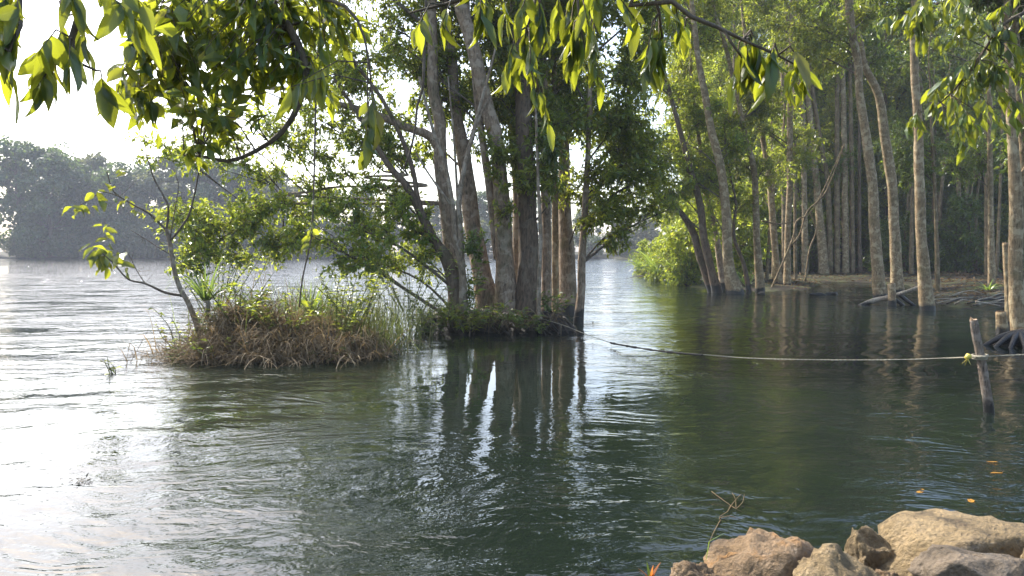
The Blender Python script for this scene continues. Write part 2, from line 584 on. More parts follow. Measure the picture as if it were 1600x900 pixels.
def water_material():
    m, nt, out = new_mat("river_water")
    pos = geom_pos(nt)
    sep = nt.nodes.new("ShaderNodeSeparateXYZ")
    nt.links.new(pos, sep.inputs[0])
    # swirling current: bend the coordinates with broad noise before the ripples are laid
    wv = nt.nodes.new("ShaderNodeTexNoise")
    wv.inputs['Scale'].default_value = 0.35
    wv.inputs['Detail'].default_value = 2
    nt.links.new(pos, wv.inputs['Vector'])
    va = nt.nodes.new("ShaderNodeVectorMath")
    va.operation = 'MULTIPLY_ADD'
    va.inputs[1].default_value = (1.6, 1.6, 0)
    nt.links.new(wv.outputs['Color'], va.inputs[0])
    nt.links.new(pos, va.inputs[2])
    wp = va.outputs[0]
    # sheltered water behind the islet is calmer than the open stream and the eddy in front
    patch = noise(nt, mapping(nt, pos, (0.30, 0.55, 1)), 1.0, 3, 0.6, 0.6)

    def bell(cx, cyy, sx, sy):
        ax = mathn(nt, 'POWER', mathn(nt, 'ABSOLUTE', mathn(nt, 'DIVIDE', mathn(nt, 'SUBTRACT', sep.outputs[0], cx), sx)), 2.0)
        ay = mathn(nt, 'POWER', mathn(nt, 'ABSOLUTE', mathn(nt, 'DIVIDE', mathn(nt, 'SUBTRACT', sep.outputs[1], cyy), sy)), 4.0)
        return mathn(nt, 'EXPONENT', mathn(nt, 'MULTIPLY', mathn(nt, 'ADD', ax, ay), -1.0))
    calm = mathn(nt, 'MAXIMUM', bell(-0.1, 10.7, 2.3, 5.0), mathn(nt, 'MULTIPLY', bell(8.5, 18.0, 6.0, 11.0), 0.72))
    calm = mathn(nt, 'MAXIMUM', calm, mathn(nt, 'MULTIPLY', bell(-4.5, 6.0, 2.0, 3.0), 0.6))
    amp = mathn(nt, 'SUBTRACT', 1.05, mathn(nt, 'MULTIPLY', calm, 1.0))
    pm = nt.nodes.new("ShaderNodeMapRange")
    pm.inputs[1].default_value = 0.36
    pm.inputs[2].default_value = 0.62
    pm.inputs[3].default_value = 0.35
    pm.inputs[4].default_value = 1.25
    nt.links.new(patch, pm.inputs[0])
    amp = mathn(nt, 'MULTIPLY', amp, pm.outputs[0])
    n1 = noise(nt, mapping(nt, wp, (0.8, 1.5, 1), (0, 0, R(-12))), 1.5, 2, 0.5, 0.6)
    n2 = noise(nt, mapping(nt, wp, (0.75, 1.3, 1), (0, 0, R(18))), 5.5, 1.5, 0.5, 0.9)
    n3 = noise(nt, mapping(nt, wp, (1.0, 1.2, 1), (0, 0, R(-25))), 19.0, 1, 0.5, 0.6)
    h = mathn(nt, 'ADD', mathn(nt, 'MULTIPLY', n1, 0.026), mathn(nt, 'ADD', mathn(nt, 'MULTIPLY', n2, 0.0120), mathn(nt, 'MULTIPLY', n3, 0.0036)))
    # packets of parallel wavelets that follow the bending current
    n4 = noise(nt, mapping(nt, wp, (0.55, 0.9, 1), (0, 0, R(8))), 0.55, 1, 0.5, 0.3)
    pk = nt.nodes.new("ShaderNodeMapRange")
    pk.inputs[1].default_value = 0.50
    pk.inputs[2].default_value = 0.66
    nt.links.new(noise(nt, mapping(nt, pos, (0.5, 0.8, 1), loc=(4, 7, 0)), 0.8, 3, 0.6), pk.inputs[0])
    wl_ = mathn(nt, 'MULTIPLY', mathn(nt, 'SINE', mathn(nt, 'MULTIPLY', n4, 150.0)), mathn(nt, 'MULTIPLY', pk.outputs[0], 0.0045))
    h = mathn(nt, 'ADD', h, wl_)
    far = nt.nodes.new("ShaderNodeMapRange")     # the open stream beyond the islets runs rougher
    far.inputs[1].default_value = 15
    far.inputs[2].default_value = 60
    far.inputs[3].default_value = 1.0
    far.inputs[4].default_value = 2.4
    nt.links.new(sep.outputs[1], far.inputs[0])
    h = mathn(nt, 'MULTIPLY', h, mathn(nt, 'MULTIPLY', amp, far.outputs[0]))
    b = nt.nodes.new("ShaderNodeBump")
    b.inputs['Strength'].default_value = 1.0
    b.inputs['Distance'].default_value = 1.0
    nt.links.new(h, b.inputs['Height'])
    p = principled(nt, out, (0.0075, 0.0118, 0.008), 0.012, b.outputs[0], 0.5)
    p.inputs['IOR'].default_value = 1.36
    return m


M['water'] = water_material()


def ns(x, y, s, seed=0):
    """cheap smooth noise in about -1..1"""
    r_ = np.random.default_rng(seed)
    o = np.zeros_like(np.asarray(x, float))
    for k in range(7):
        a = r_.uniform(0, 6.3)
        f = s * r_.uniform(0.5, 2.2)
        o = o + np.sin(x * math.cos(a) * f + y * math.sin(a) * f + r_.uniform(0, 6.3)) / 2.6
    return o


# ------------------------------------------------------------------ the setting: river bed and banks, river
SHORE = [W(1020, 428)[:2], W(1075, 448)[:2], W(1135, 452)[:2], W(1200, 456)[:2], W(1262, 452)[:2], W(1290, 440)[:2], W(1345, 441)[:2], W(1420, 446)[:2],
         W(1450, 472)[:2], W(1530, 486)[:2], W(1560, 480)[:2], W(1640, 478)[:2], (30, 15), (60, 8)]
SHORE = np.array([(float(a[0]), float(a[1])) for a in SHORE])
LAND = np.concatenate([[(7.0, 47.0)], [(15.0, 75.0)], [(28.0, 120.0)], [(45.0, 172.0)], [(900, 172.0)], [(900, 8.0)], SHORE[::-1]])


def in_poly(x, y, poly):
    inside = np.zeros(x.shape, bool)
    j = len(poly) - 1
    for i in range(len(poly)):
        xi, yi = poly[i]
        xj, yj = poly[j]
        c = ((yi > y) != (yj > y)) & (x < (xj - xi) * (y - yi) / (yj - yi + 1e-12) + xi)
        inside ^= c
        j = i
    return inside


def poly_dist(x, y, poly):
    d = np.full(x.shape, 1e9)
    for i in range(len(poly)):
        a, b = poly[i - 1], poly[i]
        ab = b - a
        t = np.clip(((x - a[0]) * ab[0] + (y - a[1]) * ab[1]) / (ab @ ab + 1e-12), 0, 1)
        d = np.minimum(d, np.hypot(x - a[0] - t * ab[0], y - a[1] - t * ab[1]))
    return d


def ground_z(x, y):
    x = np.asarray(x, float)
    y = np.asarray(y, float)
    d = poly_dist(x, y, LAND)
    d = np.where(in_poly(x, y, LAND), d, -d)
    land = np.where(d > 0, 0.55 * (1 - np.exp(-d / 7.0)), np.maximum(d * 0.35, -1.6))
    far = 176 + 3 * ns(x, x * 0, 0.02, 5) - y
    far_z = np.where(far < 0, 1.6 * (1 - np.exp(far / 14)), np.maximum(-far * 0.2, -1.6))
    near = (2.35 + 0.25 * ns(x, x * 0, 0.9, 8)) - y + np.maximum(0, -x - 1.2) * 0.8
    near = np.where(x > 12, -9, near)
    near_z = np.where(near > 0, 0.16 * (1 - np.exp(-near / 0.8)), np.maximum(near * 0.5, -1.6))
    z = np.maximum(np.maximum(land, far_z), near_z)
    return z + 0.07 * ns(x, y, 1.1, 3) * np.clip((z + 0.1) / 0.4, 0, 1) + 0.02


def grid_sheet(xs, ys, zf):
    X, Y = np.meshgrid(xs, ys)
    Z = zf(X, Y)
    n, m = X.shape
    idx = np.arange(n * m).reshape(n, m)
    q = np.stack([idx[:-1, :-1], idx[:-1, 1:], idx[1:, 1:], idx[1:, :-1]], -1).reshape(-1, 4)
    mb = MB()
    mb.add(np.stack([X, Y, Z], -1).reshape(-1, 3), q)
    return mb


gx = np.unique(np.concatenate([np.linspace(-900, -60, 40), np.linspace(-60, -10, 40), np.linspace(-10, 45, 100), np.linspace(45, 120, 40), np.linspace(120, 900, 40)]))
gy = np.unique(np.concatenate([np.linspace(-60, -4, 15), np.linspace(-4, 8, 40), np.linspace(8, 60, 100), np.linspace(60, 220, 45), np.linspace(220, 900, 30)]))
g = grid_sheet(gx, gy, ground_z).build("ground", M['soil'])
g["kind"] = "structure"
g["label"] = "brown leaf littered soil of the shaded river bank"

wx = np.unique(np.concatenate([np.linspace(-900, -40, 30), np.linspace(-40, 25, 230), np.linspace(25, 900, 30)]))
wy = np.unique(np.concatenate([np.linspace(-60, 2, 12), np.linspace(2, 20, 170), np.linspace(20, 60, 90), np.linspace(60, 190, 40), np.linspace(190, 900, 8)]))


def water_z(x, y):
    fade = np.clip((y - 1) / 3, 0, 1) * np.exp(-np.maximum(y - 20, 0) / 60) * np.exp(-np.maximum(np.abs(x + 5) - 25, 0) / 15)
    sh = 1 - 0.95 * np.exp(-((x - 0.0) / 2.6) ** 2 - ((y - 10.7) / 5.0) ** 4) - 0.5 * np.exp(-((x - 8.5) / 6) ** 2 - ((y - 18) / 11) ** 4)
    z = 0.010 * ns(x * 0.8, y * 1.6, 1.3, 21) + 0.007 * ns(x * 0.7, y * 1.5, 3.2, 22)
    # the eddy line that curls across the pool in front of the islet
    ey = 6.35 + 0.12 * x + 0.11 * (x - 0.6) ** 2
    z = z + 0.014 * np.exp(-((y - ey) / 0.16) ** 2) * np.exp(-((x - 1.2) / 2.2) ** 2) * (1 + 0.6 * np.sin(x * 9 + y * 14))
    return z * np.clip(sh, 0.05, 1) * fade


w = grid_sheet(wx, wy, water_z).build("river", M['water'])
w["kind"] = "structure"
w["label"] = "dark green rippled river mirroring the white sky"

# ------------------------------------------------------------------ tree growing
def extend(tr, extra, D, lean=0.0):
    """photo trace [(px, py, width_px)] from the top down -> base-first world path, extended above the frame by `extra` metres"""
    tr = sorted(tr, key=lambda t: -t[1]) if tr[0][1] < tr[-1][1] else list(tr)
    n = len(tr)
    pts, rad = [], []
    for i, (px, py, wpx) in enumerate(tr):
        d = D + lean * (tr[0][1] - py) / 480.0
        pts.append(P(px, py, d))
        rad.append(wpx * d / F / 2)
    if extra > 0:
        dv = unit(pts[-1] - pts[max(0, n - 3)])
        top, r = pts[-1], rad[-1]
        for k in range(1, 4):
            top = top + (dv * 0.8 + np.array((random.uniform(-.15, .15), random.uniform(-.15, .15), 0.35))) * extra / 3.3
            pts.append(top)
            rad.append(max(r * (1 - 0.3 * k), 0.012))
    return pts, rad


def clamp_blob_branch(path, c):
    """where on the trunk the limb that carries a leaf mass leaves"""
    path = np.asarray(path)
    h = np.linalg.norm(path[:, :2] - c[:2], axis=1)
    want = c[2] - 0.55 * h - 0.2
    score = np.abs(path[:, 2] - want) + 0.15 * h
    return int(np.argmin(score))


def foliage(wood, crown, path, rad, blobs, lf, r_, detail=True, droop=0.35, twig_leaves=9, limb_ns=5, limbs=True):
    """limbs to each leaf mass, forks inside it, twigs on the forks and leaves along the twigs
    blobs: (centre, (rx, ry, rz), leaf_count); lf: (length, width/length)"""
    for (c, rr, n) in blobs:
        c = np.asarray(c, float)
        rr = np.asarray(rr, float)
        k = clamp_blob_branch(path, c)
        s = np.asarray(path[k], float)
        L = np.linalg.norm(c - s)
        mid = s + (c - s) * 0.5 + np.array((0, 0, 0.10 * L)) + r_.normal(0, 0.05 * L, 3)
        r0 = min(rad[k] * 0.6, 0.012 + 0.011 * L)
        cp, cr = smooth_path([s, mid, c], [r0, r0 * 0.65, max(0.007, r0 * 0.3)], max(0.25, L / 9))
        if limbs:
            tube(wood, cp, cr, limb_ns, 0.08, False, seed=int(r_.integers(1e6)))
        nf = max(4, int(3 + 6 * np.mean(rr)))
        j = r_.integers(int(len(cp) * 0.4), len(cp), nf)
        f0 = cp[j]
        u = r_.normal(size=(nf, 3))
        u = unit(u) * (r_.uniform(0.25, 1, (nf, 1)) ** 0.5)
        f2 = c + u * rr
        fm = (f0 + f2) / 2 + r_.normal(0, 0.12, (nf, 3)) * rr + np.array((0, 0, 0.12)) * rr[2]
        sticks(wood, f0, fm, np.minimum(cr[j], 0.016), 0.010)
        sticks(wood, fm, f2, 0.010, 0.005)
        nt_ = max(2, int(n / twig_leaves))
        fi = r_.integers(0, nf, nt_)
        t = r_.uniform(0, 1, (nt_, 1))
        half = r_.uniform(size=(nt_, 1)) < 0.4
        t0 = np.where(half, f0[fi] + (fm[fi] - f0[fi]) * (0.4 + 0.6 * t), fm[fi] + (f2[fi] - fm[fi]) * t)
        td = unit(r_.normal(size=(nt_, 3)) + 0.9 * unit(f2[fi] - c) + np.array((0, 0, 0.15 - 0.7 * droop)))
        tl = r_.uniform(0.35, 1.0, (nt_, 1)) * np.clip(np.mean(rr) * 0.75, 0.3, 1.1)
        t1 = t0 + td * tl
        sticks(wood, t0, t1, 0.005, 0.0025)
        m = nt_ * twig_leaves
        ti = np.repeat(np.arange(nt_), twig_leaves)
        tt = r_.uniform(0.1, 1.05, (m, 1))
        pos = t0[ti] + (t1 - t0)[ti] * tt + r_.normal(0, 0.012, (m, 3))
        dr = unit(td[ti] * 0.6 + r_.normal(size=(m, 3)) * 0.75 + np.array((0, 0, -droop)))
        nr = unit(r_.normal(size=(m, 3)) * 0.55 + np.array((0, 0, 1.0)))
        ln = lf[0] * r_.uniform(0.6, 1.25, m)
        leaves(crown, pos, dr, nr, ln, ln * lf[1] * r_.uniform(0.8, 1.2, m), detail)


LAI_K = 3.9


def pblob(px, py, rx, ry, D, lai, leaf, dr=None):
    """leaf mass seen around photograph pixel (px, py) D metres away, radii in pixels; lai = leaf area over silhouette area"""
    a, b = rx * D / F, ry * D / F
    c = (a + b) / 2 if dr is None else dr
    n = int(LAI_K * lai * math.pi * a * b / (leaf[0] ** 2 * leaf[1] * 0.55))
    return (P(px, py, D), (a, c, b), n)


def make_tree(name, label, group, traces, D, bark, leafm, blobs, leaf=(0.11, 0.42), extra=5.0, lean=0.0, detail=True, droop=0.35,
              seed=0, sink=0.3, ns_=10, flare=1.25, wood_mat=None, cat='tree', limbs=True, root_r=True):
    """traces: first is the trunk, the rest are branches of the same tree (each its own part)"""
    r_ = np.random.default_rng(seed + 100)
    random.seed(seed)
    pts, rad = extend(traces[0], extra, D, lean)
    base = pts[0].copy()
    root = thing(name, base, label, cat, group)
    b0 = np.array(pts[0]) - np.array((0, 0, sink))
    pts = [b0] + pts
    rad = [rad[0] * flare * 1.05] + [rad[0] * flare] + list(rad[1:])
    p_, r2 = smooth_path(pts, rad, 0.16 if D < 24 else 0.3)
    tmb = MB()
    tube(tmb, p_, r2, ns_, 0.07, True, seed)
    tmb.build("trunk", bark, root, base)
    allp, allr = [p_], [r2]
    for tr in traces[1:]:
        bp, br = extend(tr[0], tr[1], D + (tr[2] if len(tr) > 2 else 0), lean)
        bp, br = smooth_path(bp, br, 0.16)
        bm = MB()
        tube(bm, bp, br, 7, 0.07, True, seed + 3)
        bm.build("branch", bark, root, base)
        allp.append(bp)
        allr.append(br)
    ap, ar = np.concatenate(allp), np.concatenate(allr)
    if blobs:
        wm, cm = MB(), MB()
        foliage(wm, cm, ap, ar, blobs, leaf, r_, detail, droop, limbs=limbs)
        wm.build("twig", wood_mat or bark, root, base, kind="stuff")
        cm.build("crown", leafm, root, base, smooth=False, kind="stuff")
    return root


# ------------------------------------------------------------------ tree islet in the middle of the river
def mound(name, label, cx, cyy, rx, ry, h, seed, mat):
    n, m = 14, 40
    V = []
    for i in range(n + 1):
        f = i / n
        for j in range(m):
            a = j * 2 * math.pi / m
            edge = 1 + 0.16 * math.sin(3 * a + seed) + 0.10 * math.sin(7 * a + 2 * seed) + 0.06 * math.sin(13 * a + seed)
            x = cx + rx * f * edge * math.cos(a)
            y = cyy + ry * f * edge * math.sin(a)
            z = h * (1 - f ** 3) - 0.25 * f ** 3
            V.append((x, y, z))
    V = np.array(V)
    V[:, 2] += 0.08 * ns(V[:, 0], V[:, 1], 3.0, seed) + 0.04 * ns(V[:, 0], V[:, 1], 9.0, seed + 1)
    V[:, 2] -= np.repeat(np.arange(n + 1) / n, m) ** 8 * 0.35
    idx = np.arange((n + 1) * m).reshape(n + 1, m)
    a = idx[:-1]
    q = np.stack([a, idx[1:], np.roll(idx[1:], -1, 1), np.roll(a, -1, 1)], -1).reshape(-1, 4)
    mb = MB()
    mb.add(V, q)
    o = mb.build(name, mat)
    o["kind"] = "structure"
    o["label"] = label
    return o


mound("islet", "dark root bound mud islet under the clump of tree trunks", -0.45, 18.2, 2.15, 2.3, 0.42, 3, M['mud'])
mound("islet", "low muddy islet under the dry grass heap", -3.9, 13.2, 1.95, 1.25, 0.5, 5, M['mud'])

LF = (0.17, 0.38)
LFs = (0.125, 0.48)
IG = "trees of the river islet"
DI = 18.0
islet_trees = [
    ("brown trunk tree with a long grey limb reaching left over the river",
     [[(674, 0, 15), (676, 62, 16), (677, 140, 17), (687, 190, 19), (688, 250, 21), (696, 312, 22), (706, 400, 24), (712, 440, 26), (716, 478, 30)],
      ([(330, 152, 3), (360, 145, 4), (407, 138, 5), (484, 143, 7), (520, 160, 9), (554, 169, 11), (596, 183, 12), (638, 200, 13), (674, 214, 14), (688, 240, 15)][::-1], 0, 0),
      ([(320, 395, 3), (345, 375, 4), (382, 346, 5), (415, 320, 4), (452, 305, 4), (488, 300, 4), (530, 292, 3.5), (568, 277, 3.5), (599, 268, 3.5), (638, 274, 4), (668, 290, 4.5), (694, 318, 5)][::-1], 0, 0)],
     18.0, 'bark_brown', 'leaf_yel', LFs,
     [(300, 190, 70, 34, 0, .7), (250, 225, 60, 28, 0, .55), (400, 200, 70, 34, 0, .55), (350, 250, 60, 20, 0, .5), (440, 165, 60, 34, 0, .6), (520, 190, 50, 40, 0, .55),
      (320, 340, 64, 50, -.5, .9), (400, 345, 66, 54, -.3, .9), (455, 325, 50, 36, 0, .8), (300, 395, 50, 36, -.5, 1.2), (440, 380, 50, 36, 0, 1.1), (380, 395, 40, 30, 0, .9), (500, 300, 50, 34, 0, .9),
      (600, 240, 50, 40, 0, .5), (570, 90, 70, 44, 0, .5), (640, 40, 60, 50, 1, .5), (620, -90, 120, 90, 1, .8), (480, -60, 120, 70, 1, .6), (280, 160, 50, 24, 0, .4), (470, 230, 70, 40, 0, .6), (560, 220, 50, 50, .3, .6), (540, 140, 60, 36, .3, .6), (600, 170, 50, 40, .8, .55), (500, 80, 60, 40, .5, .6), (600, 60, 60, 50, .8, .6), (640, 230, 40, 40, .8, .45), (400, 270, 50, 24, 0, .5), (540, 270, 40, 24, 0, .5), (640, 120, 50, 40, 1, .4)], 0.0),
    ("slightly bowed brown trunk just right of the limbed tree",
     [[(694, 0, 14), (700, 62, 15), (708, 112, 16), (711, 170, 17), (722, 225, 20), (731, 290, 24), (737, 345, 26), (746, 390, 28), (752, 425, 30), (763, 480, 36)]],
     18.4, 'bark_brown', 'leaf_yel', LF, [(690, 60, 50, 60, 1.0, .6), (740, 210, 40, 40, .8, .5), (700, -110, 120, 90, 1, .9), (650, 130, 50, 44, .6, .5), (700, 160, 44, 50, 1.2, .5), (655, 210, 40, 40, 1.2, .5)], 0.4),
    ("lichen mottled trunk leaning left with a slim second stem",
     [[(718, 0, 20), (735, 58, 21), (750, 120, 22), (760, 165, 22), (774, 215, 23), (782, 287, 24), (786, 350, 26), (789, 412, 29), (791, 488, 36)],
      ([(778, 405, 13), (770, 340, 13), (764, 287, 12), (757, 237, 12), (750, 190, 11), (742, 125, 10), (736, 60, 8), (730, 0, 7)], 3, .15)],
     17.8, 'bark_brown', 'leaf_mix', LF, [(780, 250, 36, 44, -.4, .6), (800, 330, 26, 24, -.4, .4), (770, 60, 60, 50, .8, .7), (770, 150, 40, 40, .5, .5), (770, -110, 110, 80, .5, 1.0), (740, 20, 50, 40, 1.2, .8), (790, 190, 40, 40, 1.0, .7)], -0.3),
    ("thick dark brown trunk with a burl in the middle of the clump",
     [[(808, 0, 22), (814, 100, 23), (820, 225, 26), (823, 300, 29), (826, 400, 32), (824, 440, 34), (823, 488, 38)]],
     17.7, 'bark_dark', 'leaf_mix', LF, [(830, 270, 50, 36, -.6, .8), (845, 215, 50, 40, .3, .7), (815, 290, 30, 18, -.6, .5), (850, 130, 60, 60, .6, .6), (820, 50, 60, 60, .9, .6), (850, -100, 120, 90, 0, 1.2), (800, 230, 40, 40, 1.0, .9), (860, 190, 40, 40, .6, 1.0), (868, 300, 24, 20, -.8, .6)], 0.5),
    ("slim ochre trunk half hidden behind the thick burled trunk",
     [[(797, 0, 9), (800, 160, 11), (804, 240, 11), (807, 330, 11), (808, 452, 12)]],
     19.8, 'bark_brown', 'leaf_yel', LF, [(800, 120, 50, 60, .4, .8), (790, 20, 60, 50, .4, .8)], 0.3),
    ("straight reddish brown trunk behind the pale sapling pole",
     [[(846, 0, 10), (850, 120, 11), (852, 225, 13), (852, 290, 15), (854, 400, 15), (853, 485, 16)]],
     18.6, 'bark_brown', 'leaf_mix', LF, [(870, 250, 40, 40, -.5, .6), (880, 80, 60, 60, .4, .6), (890, 0, 60, 60, .4, .7)], 0.2),
    ("thinnest straight trunk between two thicker ones on the islet's right",
     [[(864, 0, 7), (866, 120, 8), (867, 250, 9), (868, 472, 11)]],
     19.4, 'bark_ring', 'leaf_yel', LF, [(880, 170, 50, 50, .5, .9), (900, 30, 60, 50, .5, .9)], 0.1),
    ("thick furrowed trunk standing in water at the islet's right edge",
     [[(874, 0, 12), (878, 120, 14), (881, 220, 17), (882, 325, 21), (886, 412, 26), (888, 492, 30)]],
     None, 'bark_brown', 'leaf_mix', LF, [(905, 290, 50, 40, -1.2, .8), (930, 190, 60, 60, 0, .7), (920, 100, 60, 60, .3, .6), (950, 20, 80, 60, .3, .7), (940, -110, 120, 90, 0, 1.0), (915, 335, 34, 20, -1.4, .6)], 0.4),
    ("slender outermost trunk leaning right, foot in the water",
     [[(925, 0, 6), (922, 120, 7), (920, 212, 8), (914, 325, 10), (909, 412, 12), (908, 455, 13), (904, 505, 15)]],
     None, 'bark_brown', 'leaf_mix', LF, [(945, 335, 46, 36, -.3, 1.0), (965, 270, 50, 46, 0, .9), (985, 360, 34, 24, 0, .9), (1000, 190, 56, 60, 0, .8), (1000, 100, 60, 60, 0, .7), (1020, 280, 40, 40, .3, .8), (1030, 10, 70, 60, 0, .7), (1000, 305, 40, 34, .6, 1.0), (1030, 240, 44, 40, .8, .9), (985, 225, 44, 40, .8, .9), (1040, 330, 30, 24, .4, .9)], 0.2),
    ("dark leaning trunk bending out left over the islet's shrubs",
     [[(520, 120, 4), (560, 180, 6), (605, 255, 9), (635, 290, 12), (657, 332, 13), (676, 372, 16), (697, 402, 20), (710, 440, 24), (714, 480, 26)],
      ([(662, 342, 9), (652, 305, 8), (645, 265, 8), (627, 215, 7), (597, 155, 6), (560, 105, 5), (530, 60, 3)], 0, 0)],
     17.2, 'bark_dark', 'leaf_yel', LFs, [(540, 350, 60, 44, -.3, 1.0), (610, 345, 56, 40, -.2, 1.0), (560, 400, 70, 34, -.3, .9), (640, 400, 50, 30, 0, .8), (490, 370, 50, 40, -.4, .9), (540, 90, 60, 50, 0, .5), (590, 300, 50, 30, 0, .8), (655, 355, 30, 30, 0, 1.2)], 0.0),
    ("ghostly white multi stemmed dead looking tree among the brown trunks",
     [[(655, 120, 4), (677, 205, 5), (690, 240, 6), (702, 287, 7), (708, 330, 8), (712, 370, 8), (722, 425, 11), (724, 480, 14)],
      ([(723, 430, 12), (721, 400, 11), (719, 362, 10), (717, 320, 9), (722, 280, 8), (732, 235, 7), (738, 212, 6), (750, 165, 5), (757, 140, 5), (767, 105, 4), (775, 72, 3)], 0, 0),
      ([(734, 225, 4), (745, 195, 4), (755, 170, 4), (768, 150, 3)], 0, 0),
      ([(708, 325, 5), (690, 300, 4), (672, 275, 3), (650, 240, 3)], 0, 0),
      ([(716, 320, 5), (712, 260, 4), (708, 200, 3), (700, 120, 2)], 0, 0)],
     16.9, 'bark_pale', 'leaf_dark', LFs, [(745, 375, 26, 30, -.2, 1.0)], 0.0),
]
for i, (lab, tr, D, bk, lm, lf, bl, lean) in enumerate(islet_trees):
    if D is None:
        D = W(*tr[0][-1][:2])[1]
    rx_ = np.random.default_rng(1500 + i)
    if tr[0][0][1] <= 0:            # airy sprays all the way up the trunk
        for q_ in range(9):
            yy = rx_.uniform(-90, 190)
            xx = np.interp(yy, [t[1] for t in tr[0]], [t[0] for t in tr[0]]) + rx_.normal(0, 55)
            bl = bl + [(xx, yy, rx_.uniform(34, 60), rx_.uniform(26, 44), rx_.uniform(.3, 2.0), rx_.uniform(.28, .5))]
    bb = [pblob(x, y, rx, ry, D + dd, lai, lf) for (x, y, rx, ry, dd, lai) in bl]
    make_tree("river_tree", lab, IG, tr, D, M[bk], M[lm], bb, lf, 4.0 if tr[0][0][1] <= 0 else 0.0, lean, True, 0.3, seed=20 + i,
              ns_=14, sink=0.5, flare=1.1, wood_mat=M['twig'] if bk != 'bark_pale' else M[bk])

make_tree("sapling_pole", "thin whitish sapling pole that the rope is tied to", None,
          [[(838, 190, 4), (841, 290, 5), (845, 360, 6), (844, 400, 6), (842, 450, 7), (842, 502, 7)]], 16.6, M['bark_pale'], M['leaf_dark'],
          [pblob(850, 240, 30, 40, 16.6, 1.2, LF)], LF, 1.0, 0, True, 0.3, seed=60, ns_=8, flare=1.05, cat='sapling')

